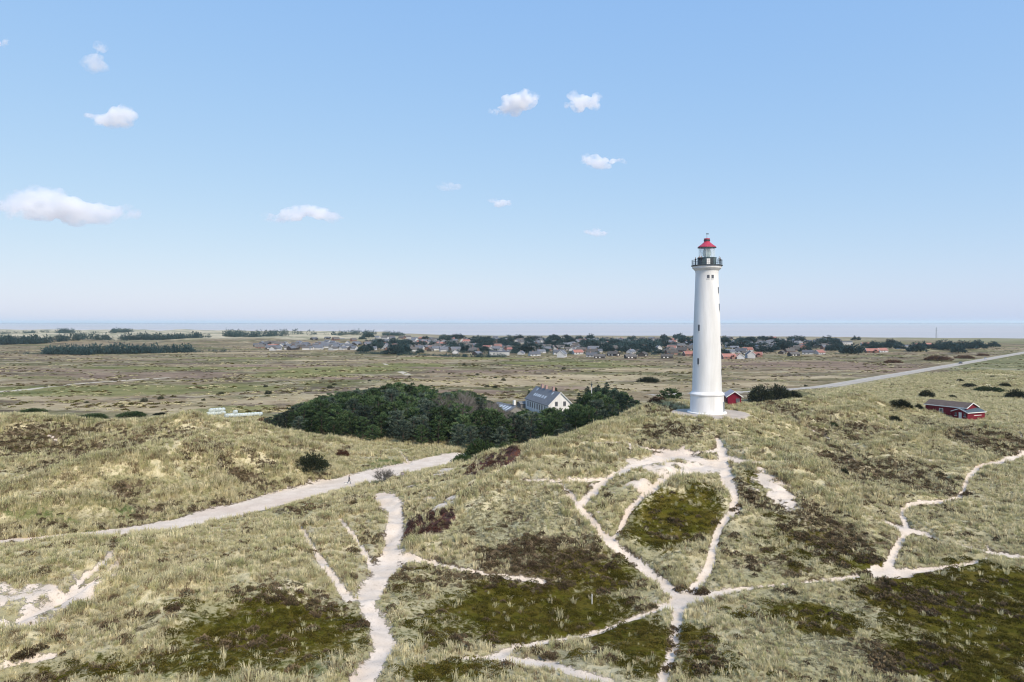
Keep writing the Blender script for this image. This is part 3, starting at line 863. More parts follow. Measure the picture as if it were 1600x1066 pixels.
# ------------------------------------------------------------------ the road to the town
m_asph = paint("road_asphalt", (.46, .415, .36), (.38, .34, .30), .3, .9, .2, coords='geo')
m_line = paint("road_marking", (.75, .75, .72), (.6, .6, .58), 2, .8, coords='geo')
m_verge = paint("verge_gravel", (.56, .50, .40), (.42, .38, .26), .35, .95, .3, coords='geo')
def ribbon(name, pts, off, wd, lift, mat, dash=None):
    P = [Vector((p[0], p[1], 0)) for p in pts]
    Q = [P[0]]
    for a, b in zip(P[:-1], P[1:]):
        k = max(1, int((b - a).length / 4))
        for i in range(1, k + 1): Q.append(a.lerp(b, i / k))
    for _ in range(12):
        Q = [Q[0]] + [(Q[i - 1] + Q[i] * 2 + Q[i + 1]) / 4 for i in range(1, len(Q) - 1)] + [Q[-1]]
    mbr = MB(); vs = []
    for i, p in enumerate(Q):
        t = (Q[min(i + 1, len(Q) - 1)] - Q[max(i - 1, 0)]).normalized()
        nn = Vector((t.y, -t.x, 0))
        for s in (-.5, .5):
            q = p + nn * (off + s * wd)
            vs.append((q.x, q.y, 4.3 + lift))
    fs = [(2 * i, 2 * i + 1, 2 * i + 3, 2 * i + 2) for i in range(len(Q) - 1) if dash is None or (i % dash) == 0]
    mbr.add(vs, fs)
    return tag(mbr.build(name, mat), kind='structure')
ribbon("road_verge", ROAD, 0, 9.5, .06, m_verge)
ribbon("road", ROAD, -1.0, 5.6, .12, m_asph)
ribbon("cycle_path", ROAD, 3.6, 1.6, .12, m_asph)
ribbon("road_marking", ROAD, -1.0, .25, .14, m_line, 3)
# ------------------------------------------------------------------ ground cover nobody could count
PROTO = bpy.data.collections.new("ground_cover_sources")
def scatter(name, label, cat, pts, scl, rz, idx, meshes):
    """one object: points that carry copies of a few small plants"""
    col = bpy.data.collections.new(name + "_sources")
    for i, me in enumerate(meshes):
        col.objects.link(bpy.data.objects.new("%s_%d" % (me.name, i), me))
    me = bpy.data.meshes.new(name)
    me.vertices.add(len(pts)); me.vertices.foreach_set("co", pts.astype(np.float32).ravel())
    a = me.attributes.new("scl", 'FLOAT_VECTOR', 'POINT'); a.data.foreach_set("vector", scl.astype(np.float32).ravel())
    r = np.zeros((len(pts), 3), np.float32); r[:, 2] = rz
    a = me.attributes.new("rot", 'FLOAT_VECTOR', 'POINT'); a.data.foreach_set("vector", r.ravel())
    a = me.attributes.new("idx", 'INT', 'POINT'); a.data.foreach_set("value", idx.astype(np.int32))
    o = bpy.data.objects.new(name, me); COL.objects.link(o)
    g = bpy.data.node_groups.new(name, 'GeometryNodeTree')
    g.interface.new_socket("Geometry", in_out='INPUT', socket_type='NodeSocketGeometry')
    g.interface.new_socket("Geometry", in_out='OUTPUT', socket_type='NodeSocketGeometry')
    gi = g.nodes.new("NodeGroupInput"); go = g.nodes.new("NodeGroupOutput")
    mp = g.nodes.new("GeometryNodeMeshToPoints"); ip = g.nodes.new("GeometryNodeInstanceOnPoints")
    ci = g.nodes.new("GeometryNodeCollectionInfo")
    ci.inputs["Collection"].default_value = col
    ci.inputs["Separate Children"].default_value = True
    ci.inputs["Reset Children"].default_value = True
    def na(nm, t):
        x = g.nodes.new("GeometryNodeInputNamedAttribute"); x.data_type = t; x.inputs["Name"].default_value = nm
        return x.outputs[0]
    er = g.nodes.new("FunctionNodeEulerToRotation")
    L = g.links.new
    L(gi.outputs[0], mp.inputs[0]); L(mp.outputs[0], ip.inputs["Points"]); L(ci.outputs[0], ip.inputs["Instance"])
    ip.inputs["Pick Instance"].default_value = True
    L(na("idx", 'INT'), ip.inputs["Instance Index"])
    L(na("rot", 'FLOAT_VECTOR'), er.inputs[0]); L(er.outputs[0], ip.inputs["Rotation"])
    L(na("scl", 'FLOAT_VECTOR'), ip.inputs["Scale"])
    L(ip.outputs[0], go.inputs[0])
    md = o.modifiers.new("scatter", 'NODES'); md.node_group = g
    return tag(o, label, cat, kind='stuff')

def tuft_mesh(name, mat, nb, h, spread, wd, seed, curl=.45):
    r = random.Random(seed); m_ = MB()
    for i in range(nb):
        a = r.uniform(0, 6.283); rad = spread * math.sqrt(r.random()) * .45
        b = Vector((rad * math.cos(a), rad * math.sin(a), -.05))
        a2 = a + r.uniform(-.9, .9); lean = r.uniform(.15, 1.0) * curl
        L_ = h * r.uniform(.6, 1.1)
        d = Vector((math.cos(a2), math.sin(a2), 0)); s = Vector((-d.y, d.x, 0)) * wd * r.uniform(.6, 1.2)
        p1 = b + Vector((0, 0, L_ * .45)) + d * (lean * L_ * .25)
        p2 = b + Vector((0, 0, L_ * (.8 - lean * .15))) + d * (lean * L_ * .7)
        p3 = b + Vector((0, 0, L_ * (.95 - lean * .45))) + d * (lean * L_ * 1.25)
        m_.add([b - s, b + s, p1 + s * .9, p1 - s * .9, p2 + s * .6, p2 - s * .6, p3], [(0, 1, 2, 3), (3, 2, 4, 5), (5, 4, 6)])
    return m_.mesh(name, mat)
def clump_mesh(name, mat, n_, rad, h, leaf, seed, up=.5):
    """a low cushion of many small sprigs"""
    r = random.Random(seed); m_ = MB()
    for i in range(n_):
        a = r.uniform(0, 6.283); q = math.sqrt(r.random())
        bump = .75 + .25 * math.sin(3 * a + seed)
        z = h * (1 - q * q) * r.uniform(.35, 1.0) * bump
        p = Vector((rad * q * math.cos(a), rad * q * math.sin(a), z))
        d = Vector((math.cos(a) * q, math.sin(a) * q, up + r.uniform(-.2, .5))).normalized()
        s = d.cross(Vector((r.uniform(-1, 1), r.uniform(-1, 1), r.uniform(-1, 1)))).normalized() * leaf * r.uniform(.5, 1)
        t = d * leaf * r.uniform(1.0, 2.0)
        m_.add([p - s, p + s, p + t + s * .3, p + t - s * .3], [(0, 1, 2, 3)])
    return m_.mesh(name, mat)

mt_straw = leaf_mat("marram_straw", (.76, .665, .43), (.65, .58, .355), (.50, .455, .25), .3, .09, .4)
mt_green = leaf_mat("marram_green", (.51, .475, .255), (.41, .40, .195), (.61, .55, .34), .3, .1, .4)
mt_brown = leaf_mat("marram_dead", (.34, .26, .15), (.27, .21, .125), (.20, .16, .10), .2, .1, .6)
mt_heath = leaf_mat("heather", (.125, .088, .056), (.19, .14, .085), (.10, .085, .042), .1, .2, .7)
mt_crow = leaf_mat("crowberry", (.092, .085, .014), (.122, .096, .024), (.062, .055, .012), .1, .2, .7)
mt_red = leaf_mat("rose_scrub", (.12, .055, .04), (.085, .06, .055), (.05, .035, .03), .1, .3, .6)
mt_lich = leaf_mat("reindeer_lichen", (.40, .375, .245), (.32, .30, .18), (.23, .21, .12), .1, .3, .5)

def cand(n_, ymin, ymax, pw):
    """random spots on the dunes, thinner with distance"""
    t = RNG.random(n_)
    e = 2.0 - pw                                          # density ~ y^-pw on a widening wedge
    y = (ymin ** e + t * (ymax ** e - ymin ** e)) ** (1 / e)
    x = (RNG.random(n_) * 2 - 1) * (y * .87 + 32)
    return x, y
def samp(Mk, x, y): return hgt(x, y, Mk)
def face_visible(x, y):                                    # skip the roadless plain behind
    rx = np.interp(y, [r[1] for r in ROAD], [r[0] for r in ROAD])
    return (y < 228 + 34 * sstep(-10, 30, x) + 10 * np.sin(x / 17) + 7 * np.sin(x / 5.3 + y / 9)) | ((x > 135) & (x > rx + 12) & (y < 440))
def spots(n_, prob, ymin=36, ymax=440, pw=.95):
    x, y = cand(n_, ymin, ymax, pw)
    p = prob(x, y)
    k = (RNG.random(n_) < p) & face_visible(x, y)
    x, y = x[k], y[k]
    pl = np.hypot(x - 43.3, y - 149.6) > 8.6
    x, y = x[pl], y[pl]
    return np.stack([x, y, hgt(x, y)], -1)
def prop(n_, base, var, sy=None):
    s = base * (1 + var * (RNG.random(n_) * 2 - 1))
    return np.stack([s, s, s * (0.8 + .45 * RNG.random(n_))], -1)
def nz(x, y, s, seed): return fbm(x / s, y / s, 3, seed)

def p_tuft(x, y):
    k = 1 - sstep(.66, .84, samp(M_sand, x, y) + .12 * nz(x, y, 1.2, 99))
    c = sstep(-.5, .2, nz(x, y, 2.6, 101) + .5 * nz(x, y, 11, 103))
    c = np.maximum(c, sstep(.3, .75, samp(M_ridge, x, y)))
    return k * c * (1 - .93 * sstep(.3, .6, samp(M_moss, x, y) + .25 * nz(x, y, 3, 119))) * (1 - .62 * sstep(.3, .7, samp(M_heath, x, y))) * (1 - .72 * sstep(.3, .6, samp(M_lich, x, y))) * (1 - .8 * sstep(.3, .6, samp(M_red, x, y)))
tm = [tuft_mesh("marram_tuft", mt_straw, 20, .62, .5, .022, 1), tuft_mesh("marram_tuft", mt_straw, 26, .5, .75, .022, 2, .7),
      tuft_mesh("marram_tuft", mt_green, 20, .58, .5, .022, 3), tuft_mesh("marram_tuft", mt_green, 24, .42, .8, .024, 4, .8), tuft_mesh("marram_tuft", mt_straw, 28, .85, .6, .022, 5, .5), tuft_mesh("marram_tuft", mt_brown, 22, .5, .6, .022, 6, .8)]
P = spots(860000, p_tuft)
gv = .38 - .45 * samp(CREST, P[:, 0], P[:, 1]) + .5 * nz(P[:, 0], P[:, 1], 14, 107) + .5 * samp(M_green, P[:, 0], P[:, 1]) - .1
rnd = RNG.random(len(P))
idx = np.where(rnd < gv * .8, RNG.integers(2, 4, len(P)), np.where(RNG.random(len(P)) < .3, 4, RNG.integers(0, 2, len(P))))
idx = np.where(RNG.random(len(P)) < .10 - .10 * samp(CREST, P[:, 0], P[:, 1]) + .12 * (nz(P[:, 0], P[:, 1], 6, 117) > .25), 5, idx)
sc_ = prop(len(P), .92, .5) * (.8 + .35 * sstep(60, 140, P[:, 1]))[:, None] * (.7 + .45 * sstep(-.2, .4, nz(P[:, 0], P[:, 1], 8, 109)) + .4 * sstep(0, .6, samp(CREST, P[:, 0], P[:, 1])) + .3 * sstep(.3, .8, samp(M_ridge, P[:, 0], P[:, 1])))[:, None]
scatter("grass", "pale straw-green marram grass covering the dunes in tufts", "grass", P, sc_, RNG.random(len(P)) * 6.283, idx, tm)

def p_heath(x, y):
    k = 1 - sstep(.5, .72, samp(M_sand, x, y))
    h = sstep(.3, .75, samp(M_heath, x, y) + .9 * np.clip(-samp(CREST, x, y) - .12, 0, .7) + .35 * nz(x, y, 2.2, 111))
    return k * np.clip(h * .8 + .16 * sstep(.05, .45, nz(x, y, 5, 113) - .5 * samp(CREST, x, y)) + .015, 0, 1)
hm = [clump_mesh("heather_clump", mt_heath, 120, .42, .34, .07, 1), clump_mesh("heather_clump", mt_heath, 150, .55, .42, .075, 2), clump_mesh("heather_clump", mt_heath, 90, .32, .3, .065, 3)]
P = spots(230000, p_heath)
ex = []
for u, v, ru, rv, k in ((1062, 923, 5, 2, 5), (1093, 927, 8, 3, 9), (1146, 797, 4, 2, 4), (1156, 793, 4, 2, 4), (1051, 985, 2, 5, 5), (1046, 1012, 2, 5, 4), (1040, 1045, 2, 5, 4), (990, 938, 8, 3, 5), (1015, 950, 6, 2, 4), (815, 1018, 4, 2, 3), (840, 1018, 5, 2, 4), (860, 1028, 8, 4, 7), (44, 1023, 9, 4, 9), (64, 1015, 5, 3, 4), (25, 1030, 4, 2, 3), (196, 1001, 7, 4, 8), (268, 952, 8, 4, 9), (88, 997, 4, 3, 3), (553, 902, 5, 3, 5), (418, 908, 5, 3, 4), (946, 766, 3, 2, 2), (1345, 899, 16, 4, 14)):
    for _ in range(k):
        x, y, z = ray(u + RNG.uniform(-ru, ru), v + RNG.uniform(-rv, rv)); ex.append((x, y, z))
P = np.concatenate([P, np.array(ex)])
scatter("heather_undergrowth", "brown heather patches growing between the marram grass", "heather", P, prop(len(P), .95, .5), RNG.random(len(P)) * 6.283, RNG.integers(0, 3, len(P)), hm)

def p_crow(x, y):
    k = 1 - sstep(.5, .72, samp(M_sand, x, y))
    return k * sstep(.38, .62, samp(M_moss, x, y) + .3 * nz(x, y, 2.0, 121)) * .8
cm = [clump_mesh("crowberry_clump", mt_crow, 130, .5, .26, .05, 4, .8), clump_mesh("crowberry_clump", mt_crow, 150, .7, .34, .055, 5, .7)]
P = spots(130000, p_crow)
scatter("crowberry_undergrowth", "dark olive crowberry carpet filling the damp dune hollows", "ground cover", P, prop(len(P), .9, .4), RNG.random(len(P)) * 6.283, RNG.integers(0, 2, len(P)), cm)

# the same heather, wider apart, over the flat heath behind
nf_ = 130000
yf = 245 * (900 / 245) ** RNG.random(nf_); xf_ = (RNG.random(nf_) * 2 - 1) * (yf * .83 + 14)
kf = RNG.random(nf_) < np.clip(sstep(.12, .6, nz(xf_ * .6, yf, 26, 171) + .5 * nz(xf_ * .6, yf, 7, 173)) * .9 + .03, 0, 1)
kf &= seg_dist(xf_, yf, ROAD) > 10
kf &= ~((xf_ > 130) & (yf < 440) & (xf_ > np.interp(yf, [r[1] for r in ROAD], [r[0] for r in ROAD])))
xf_, yf = xf_[kf], yf[kf]
P = np.stack([xf_, yf, hgt(xf_, yf) - .05], -1)
fm = [clump_mesh("heath_clump", mt_heath, 60, .5, .3, .13, 11), clump_mesh("heath_clump", mt_green, 50, .5, .25, .12, 12), clump_mesh("heath_clump", mt_straw, 50, .5, .3, .12, 13), clump_mesh("heath_clump", mt_crow, 60, .5, .28, .13, 14)]
zone = nz(xf_, yf, 60, 177)
idx = np.where(zone > .15, RNG.choice([1, 1, 1, 3, 2], len(P)), np.where(zone < -.2, RNG.choice([0, 0, 3, 2], len(P)), RNG.integers(0, 4, len(P))))
sf = prop(len(P), 1.4, .6); sf[:, 2] *= .7
scatter("heath_undergrowth", "low mixed heather and grass mottling the flat heath behind the dunes", "heath", P, sf, RNG.random(len(P)) * 6.283, idx, fm)

def p_lich(x, y):
    k = 1 - sstep(.45, .7, samp(M_sand, x, y))
    return k * (1 - sstep(.3, .6, samp(M_moss, x, y))) * np.clip(sstep(.25, .6, samp(M_lich, x, y) + .25 * nz(x, y, 1.6, 131)) * .65 + .04, 0, 1)
lm = [clump_mesh("lichen_cushion", mt_lich, 60, .3, .12, .05, 7, .9), clump_mesh("lichen_cushion", mt_lich, 50, .22, .1, .05, 8, .9)]
P = spots(130000, p_lich, 36, 190)
scatter("lichen_undergrowth", "pale grey-green reindeer lichen cushions on the open slopes", "lichen", P, prop(len(P), 1, .5), RNG.random(len(P)) * 6.283, RNG.integers(0, 2, len(P)), lm)

def p_red(x, y): return (1 - sstep(.5, .72, samp(M_sand, x, y))) * sstep(.35, .6, samp(M_red, x, y))
rm = [clump_mesh("rose_scrub_clump", mt_red, 160, .5, .75, .05, 9, 1.1), clump_mesh("rose_scrub_clump", mt_red, 150, .42, .6, .05, 10, 1.1)]
P = spots(60000, p_red, 60, 180)
scatter("rose_undergrowth", "low leafless rose scrub in dark wine-red and grey patches", "scrub", P, prop(len(P), .9, .4), RNG.random(len(P)) * 6.283, RNG.integers(0, 2, len(P)), rm)
# ------------------------------------------------------------------ lighthouse
m_white = paint("limewash", (.80, .79, .78), (.64, .63, .615), .5, .85, .3, streak=True)
m_trim = paint("white_trim", (.78, .77, .75), (.70, .69, .67), 2, .6)
m_dark = paint("dark_window", (.07, .075, .09), (.11, .115, .13), 2, .3, spec=.5)
m_redm = paint("red_metal", (.48, .055, .095), (.38, .04, .07), 1.5, .45)
m_iron = paint("black_iron", (.035, .045, .055), (.06, .07, .075), 3, .5)
m_teal = paint("grey_green_iron", (.085, .13, .145), (.12, .16, .165), 2, .5)
m_brass = paint("lens_glass", (.16, .28, .27), (.30, .38, .36), 2.5, .15, spec=.8)
def glass_mat():
    m, n, b, out = new_mat("lantern_glass")
    b.inputs["Base Color"].default_value = (.85, .93, .95, 1)
    b.inputs["Roughness"].default_value = .05
    b.inputs["Alpha"].default_value = .25
    return m
m_glass = glass_mat()
LX, LY, LZ = 42.9, 150.3, 17.0
LH = empty("lighthouse", (LX, LY, LZ), 0, "tall white round lighthouse tower with red lantern roof on the hilltop", "lighthouse")
def rad(z): return np.interp(z, [0, 4.2, 5.0, 20, 31.0], [3.62, 3.5, 3.15, 2.83, 2.42])
b_ = MB(); b_.lathe([(4.25, -.6), (4.25, .22), (4.15, .3), (3.75, .34)], 64)
b_.build("plinth", m_trim, LH, True)
b_ = MB(); b_.lathe([(3.66, .3), (3.54, 3.9), (3.72, 4.0), (3.74, 4.25), (3.5, 4.45), (3.18, 4.75)] + [(float(rad(z)), z) for z in np.linspace(5.2, 30.6, 20)] +
                    [(2.46, 30.75), (2.5, 31.2), (2.85, 31.5), (2.95, 31.7), (3.1, 31.75), (3.15, 32.2)], 64)
tw = b_.build("tower", m_white, LH, True)
b_ = MB(); b_.lathe([(3.28, 32.2), (3.36, 32.24), (3.36, 32.42), (3.2, 32.44)], 64)
b_.build("gallery_deck", m_iron, LH)
b_ = MB()
for k in range(40):
    t = 2 * math.pi * k / 40
    x, y = 3.22 * math.cos(t), 3.22 * math.sin(t)
    b_.tube((x, y, 32.4), (x, y, 33.55), .025, .025, 5)
for zz, rr in ((33.55, .035), (33.15, .02), (32.8, .02)):
    pts = [(3.22 * math.cos(2 * math.pi * k / 48), 3.22 * math.sin(2 * math.pi * k / 48), zz) for k in range(49)]
    for a, c in zip(pts[:-1], pts[1:]): b_.tube(a, c, rr, rr, 5, caps=False)
b_.build("railing", m_iron, LH)
b_ = MB(); b_.lathe([(2.0, 32.4), (2.0, 33.95), (2.1, 33.98), (2.1, 34.1), (1.75, 34.12)], 16)
lw = b_.build("lantern_base", m_teal, LH)
b_ = MB(); b_.box((-.25, -2.03, 33.1), (.75, .1, 1.35)); b_.build("lantern_door", m_trim, lw)
b_ = MB(); b_.box((.55, -2.0, 33.15), (.62, .1, 1.5)); b_.build("lantern_panel", m_iron, lw)
b_ = MB(); b_.lathe([(1.66, 34.1), (1.66, 36.35)], 16, close=False); b_.build("lantern_glass", m_glass, LH)
for k in range(8):
    t = 2 * math.pi * (k + .5) / 8
    b_ = MB(); b_.tube((1.7 * math.cos(t), 1.7 * math.sin(t), 34.1), (1.7 * math.cos(t), 1.7 * math.sin(t), 36.4), .04, .04, 5)
    b_.build("lantern_bar", m_trim, LH)
b_ = MB(); b_.lathe([(.45, 34.0), (.6, 34.2), (.85, 34.7), (.9, 35.2), (.78, 35.8), (.5, 36.3), (.2, 36.4)], 20)
b_.build("lens", m_brass, LH, True)
b_ = MB(); b_.lathe([(1.84, 36.28), (1.98, 36.34), (1.95, 36.5), (1.2, 37.05), (.75, 37.45), (.62, 37.55), (.6, 38.15), (.68, 38.2), (.66, 38.32), (.1, 38.42)], 24, 0)
rf = b_.build("lantern_roof", m_redm, LH)
b_ = MB(); b_.lathe([(1.7, 36.24), (2.03, 36.26), (2.03, 36.335), (1.8, 36.335)], 24); b_.build("eave_ring", m_iron, rf)
b_ = MB(); b_.lathe([(.685, 37.75), (.685, 38.05)], 24, close=False); b_.build("vent_band", m_iron, rf)
b_ = MB(); b_.tube((0, 0, 38.35), (0, 0, 39.55), .04, .025, 6); b_.box((.12, 0, 39.35), (.55, .03, .2)); b_.build("weather_vane", m_iron, rf)
# little windows round the tower: (angle from the camera-facing side, height of centre, width, height)
for ang, z, wd, hg in ((-52, 18.7, .42, 1.35), (-53, 11.4, .42, 1.35), (-9, 29.8, .52, .75), (13, 29.8, .52, .75), (52, 26.9, .42, 1.3), (56, 23.2, .42, 1.5), (64, 16.2, .42, 1.5), (66, 9.0, .42, 1.5)):
    t = math.radians(ang); r = float(rad(z))
    dx, dy = math.sin(t), -math.cos(t)
    b_ = MB(); b_.box((dx * (r - .02), dy * (r - .02), z), (wd, .12, hg), 0, t)
    wn = b_.build("window", m_dark, LH)
    b_ = MB(); b_.box((dx * (r + .03), dy * (r + .03), z - hg / 2 - .07), (wd + .16, .2, .1), 0, t); b_.build("sill", m_trim, wn)
t = math.radians(62); b_ = MB(); b_.box((math.sin(t) * 3.6, -math.cos(t) * 3.6, 1.5), (.95, .16, 2.1), 0, t)
b_.build("door", paint("door_grey", (.22, .25, .27)), LH)

# ------------------------------------------------------------------ gabled buildings
def gable_shell(mb_, L, W, H, R, mi=0, base=-.6):
    """walls of a gabled box: ridge along local x, origin in the middle of the floor"""
    poly = [(-L / 2, -W / 2, base), (-L / 2, W / 2, base), (-L / 2, W / 2, H), (-L / 2, 0, R), (-L / 2, -W / 2, H)]
    mb_.prism(poly, (0, 0, 0), (L, 0, 0), mi)
def gable_roof(mb_, L, W, H, R, over=.3, th=.16, mi=0, gap=.02):
    sl = (R - H) / (W / 2)
    for s in (-1, 1):
        y1 = s * (W / 2 + over); z1 = H - sl * over
        a = [(-L / 2 - over, 0, R + gap), (-L / 2 - over, y1, z1 + gap), (-L / 2 - over, y1, z1 + gap + th), (-L / 2 - over, 0, R + gap + th)]
        if s > 0: a = a[::-1]
        mb_.prism(a, (0, 0, 0), (L + 2 * over, 0, 0), mi)
def wall_box(mb_, x, y, z, wd, hg, side, th=.1, mi=0):
    """a panel set on a wall; side: 'x' = gable end, 'y' = long wall"""
    mb_.box((x, y, z), (th, wd, hg) if side == 'x' else (wd, th, hg), mi)

# white farmhouse in the wood
fx, fy, _ = (62.5 / F) * 232, 243.0, 0
FH = empty("farmhouse", (12.8, 243.5, 4.4), math.atan2(23, -7.6) + math.pi, "long white farmhouse with grey roof, skylights and three brick chimneys in the wood", "house")
FL, FW, FHt, FR = 23.5, 8.6, 4.3, 8.4
m_slate = paint("grey_slate", (.135, .145, .16), (.175, .185, .20), 1.2, .8, .3)
m_brick = paint("chimney_brick", (.46, .30, .27), (.38, .25, .22), 4, .9)
m_pane = paint("skylight_glass", (.62, .68, .74), (.5, .56, .62), 1, .15, spec=.6)
b_ = MB(); gable_shell(b_, FL, FW, FHt, FR); b_.build("wall", m_white, FH)
b_ = MB(); gable_roof(b_, FL, FW, FHt, FR, .35, .2); rf = b_.build("roof", m_slate, FH)
for x in (-5.6, -1.6, 5.2):
    b_ = MB(); b_.box((x, 0, FR + .55), (.95, .75, 1.7)); b_.box((x, 0, FR + 1.45), (1.1, .9, .14)); b_.build("chimney", m_brick, rf)
# local +x end is the near gable (towards the camera)
sl = (FR - FHt) / (FW / 2)
def on_roof(x, y, wd, ln, name, side=-1):
    z = FR - sl * abs(y) + .24
    b2 = MB(); th = math.atan(sl)
    c, s = math.cos(th), math.sin(th)
    q = []
    for zz in (0, .08):
        for dx, dl in ((-wd / 2, -ln / 2), (wd / 2, -ln / 2), (wd / 2, ln / 2), (-wd / 2, ln / 2)):
            q.append((x + dx, side * (abs(y) + dl * c) - 0, z - dl * s + zz))
    b2.add(q, [(3, 2, 1, 0), (4, 5, 6, 7), (0, 1, 5, 4), (1, 2, 6, 5), (2, 3, 7, 6), (3, 0, 4, 7)])
    return b2.build(name, m_pane, rf)
SIDE = -1
for x in (-6.6, -4.7, -2.8, -0.9, 1.6, 4.0): on_roof(x, 2.6, .8, 1.2, "skylight", SIDE)
for x in (-8.2, 6.9): on_roof(x, .9, .7, 1.1, "skylight", SIDE)
for y in (-1.5, 1.5):
    b_ = MB(); wall_box(b_, FL / 2 + .02, y, 4.7, 1.0, 1.5, 'x'); wn = b_.build("window", m_dark, FH)
    b_ = MB(); wall_box(b_, FL / 2 + .06, y, 3.88, 1.25, .1, 'x', .16); b_.build("sill", m_trim, wn)
for y in (-2.4, 0, 2.4):
    b_ = MB(); wall_box(b_, FL / 2 + .02, y, 1.9, 1.1, 1.5, 'x'); b_.build("window", m_dark, FH)
for k, x in enumerate((-9, -6.6, -4.2, -1.8, .6, 3.0, 5.4, 8.2)):
    b_ = MB(); wall_box(b_, x, SIDE * (FW / 2 + .02), 2.6, .95, 1.9, 'y'); b_.build("window" if k != 4 else "door", m_dark, FH)
b_ = MB()
for s in (-1, 1):
    b_.prism([(FL / 2 + .36, 0, FR + .0), (FL / 2 + .36, s * (FW / 2 + .35), FHt - sl * .35), (FL / 2 + .36, s * (FW / 2 + .35), FHt - sl * .35 + .3), (FL / 2 + .36, 0, FR + .3)][::s], (0, 0, 0), (.06, 0, 0))
b_.build("bargeboard", m_trim, rf)

# low wing with roof lights beside it
OB = empty("outbuilding", (-1.8, 243.0, 3.7), math.radians(118) + math.pi, "low outbuilding left of the white farmhouse with rows of pale roof lights", "outbuilding")
b_ = MB(); gable_shell(b_, 14, 7, 2.1, 4.0); b_.build("wall", paint("grey_boards", (.26, .25, .24), (.2, .19, .18), 2), OB)
b_ = MB(); gable_roof(b_, 14, 7, 2.1, 4.0, .3); orf = b_.build("roof", m_slate, OB)
for k in range(6):
    x = -5.6 + k * 2.1
    z0, z1 = 4.0 - .543 * 1.0 + .2, 4.0 - .543 * 3.2 + .2
    b_ = MB(); b_.add([(x - .5, -3.2, z1), (x + .5, -3.2, z1), (x + .5, -1.0, z0), (x - .5, -1.0, z0), (x - .5, -3.2, z1 + .08), (x + .5, -3.2, z1 + .08), (x + .5, -1.0, z0 + .08), (x - .5, -1.0, z0 + .08)],
                      [(3, 2, 1, 0), (4, 5, 6, 7), (0, 1, 5, 4), (1, 2, 6, 5), (2, 3, 7, 6), (3, 0, 4, 7)])
    b_.build("roof_light", m_pane, orf)
b_ = MB(); b_.box((5.5, 0, 5.1), (.8, .8, 1.6)); b_.build("chimney", m_trim, orf)
SH_ = empty("shed", (5.6, 256.0, 4.3), math.radians(20), "low grey timber shed between the outbuilding and the white farmhouse", "shed")
b_ = MB(); gable_shell(b_, 6.5, 4, 2.2, 2.9); b_.build("wall", paint("weathered_boards", (.23, .215, .20), (.16, .15, .14), 2), SH_)
b_ = MB(); gable_roof(b_, 6.5, 4, 2.2, 2.9, .25, .1); b_.build("roof", paint("felt_roof", (.2, .2, .2), (.14, .14, .14), 1), SH_)
b_ = MB(); wall_box(b_, .5, -2.02, 1.1, .9, 1.9, 'y'); b_.build("door", m_dark, SH_)

# red hut behind the tower
m_redw = paint("red_boards", (.21, .010, .032), (.16, .009, .025), 2.5, .8, .3)
hx, hy, hz_ = (1146 - CX) / F * 165, 165.0, 16.6
HU = empty("hut", (hx, hy, hz_ + .25), math.radians(-8), "small red wooden hut with pale gable roof behind the lighthouse", "hut")
b_ = MB(); poly = [(-1.55, -1.5, -.5), (1.55, -1.5, -.5), (1.55, -1.5, 2.3), (0, -1.5, 3.35), (-1.55, -1.5, 2.3)]
b_.prism(poly, (0, 0, 0), (0, 5.2, 0)); b_.build("wall", m_redw, HU)
b_ = MB()
for s in (-1, 1):
    a = [(0, -1.85, 3.37), (s * 1.95, -1.85, 2.05), (s * 1.95, -1.85, 2.2), (0, -1.85, 3.53)]
    b_.prism(a if s < 0 else a[::-1], (0, 0, 0), (0, 5.9, 0))
hr = b_.build("roof", paint("pale_felt", (.42, .40, .43), (.34, .33, .36), 1.5, .9), HU)
b_ = MB()
for s in (-1, 1):
    a = [(0, -1.92, 3.34), (s * 1.97, -1.92, 2.0), (s * 1.97, -1.92, 2.22), (0, -1.92, 3.56)]
    b_.prism(a if s < 0 else a[::-1], (0, 0, 0), (0, .06, 0))
b_.build("bargeboard", m_trim, hr)
b_ = MB(); b_.box((.75, -1.52, 1.3), (.9, .06, 1.0)); b_.build("window", m_dark, HU)
b_ = MB(); b_.box((-1.57, 1.2, .9), (.06, .8, 1.9)); b_.build("door", m_dark, HU)

# red cabin on the dune to the right
m_redc = paint("cabin_red", (.19, .012, .026), (.145, .010, .02), 1.5, .8, .3)
m_tar = paint("tarred_roof", (.10, .075, .065), (.135, .105, .09), .8, .9, .2)
m_tar2 = paint("blue_grey_roof", (.06, .09, .115), (.085, .11, .135), .8, .8, .2)
CBX, CBY = 130.5, 203.0
CBZ = float(hgt(CBX, CBY)) - .1
# long axis runs from far left to near right
CB = empty("cabin", (CBX, CBY, CBZ), math.radians(-60), "long red wooden cabin with brown roof and white eaves on the dune", "cabin")
L_, W_c, H_, R_ = 11.5, 6.0, 2.9, 4.1
b_ = MB(); gable_shell(b_, L_, W_c, H_, R_, base=-1.2); b_.build("wall", m_redc, CB)
b_ = MB(); gable_roof(b_, L_, W_c, H_, R_, .35, .14); cr = b_.build("roof", m_tar, CB)
b_ = MB(); sc = (R_ - H_) / (W_c / 2)
for s in (-1, 1):
    y1, z1 = s * (W_c / 2 + .36), H_ - sc * .36
    a = [(L_ / 2 + .36, 0, R_ - .02), (L_ / 2 + .36, y1, z1 - .02), (L_ / 2 + .36, y1, z1 + .24), (L_ / 2 + .36, 0, R_ + .24)]
    b_.prism(a if s < 0 else a[::-1], (0, 0, 0), (.07, 0, 0))
    b_.box((0, s * (W_c / 2 + .39), z1 + .1), (L_ + .7, .06, .24))
b_.build("eaves_board", m_trim, cr)
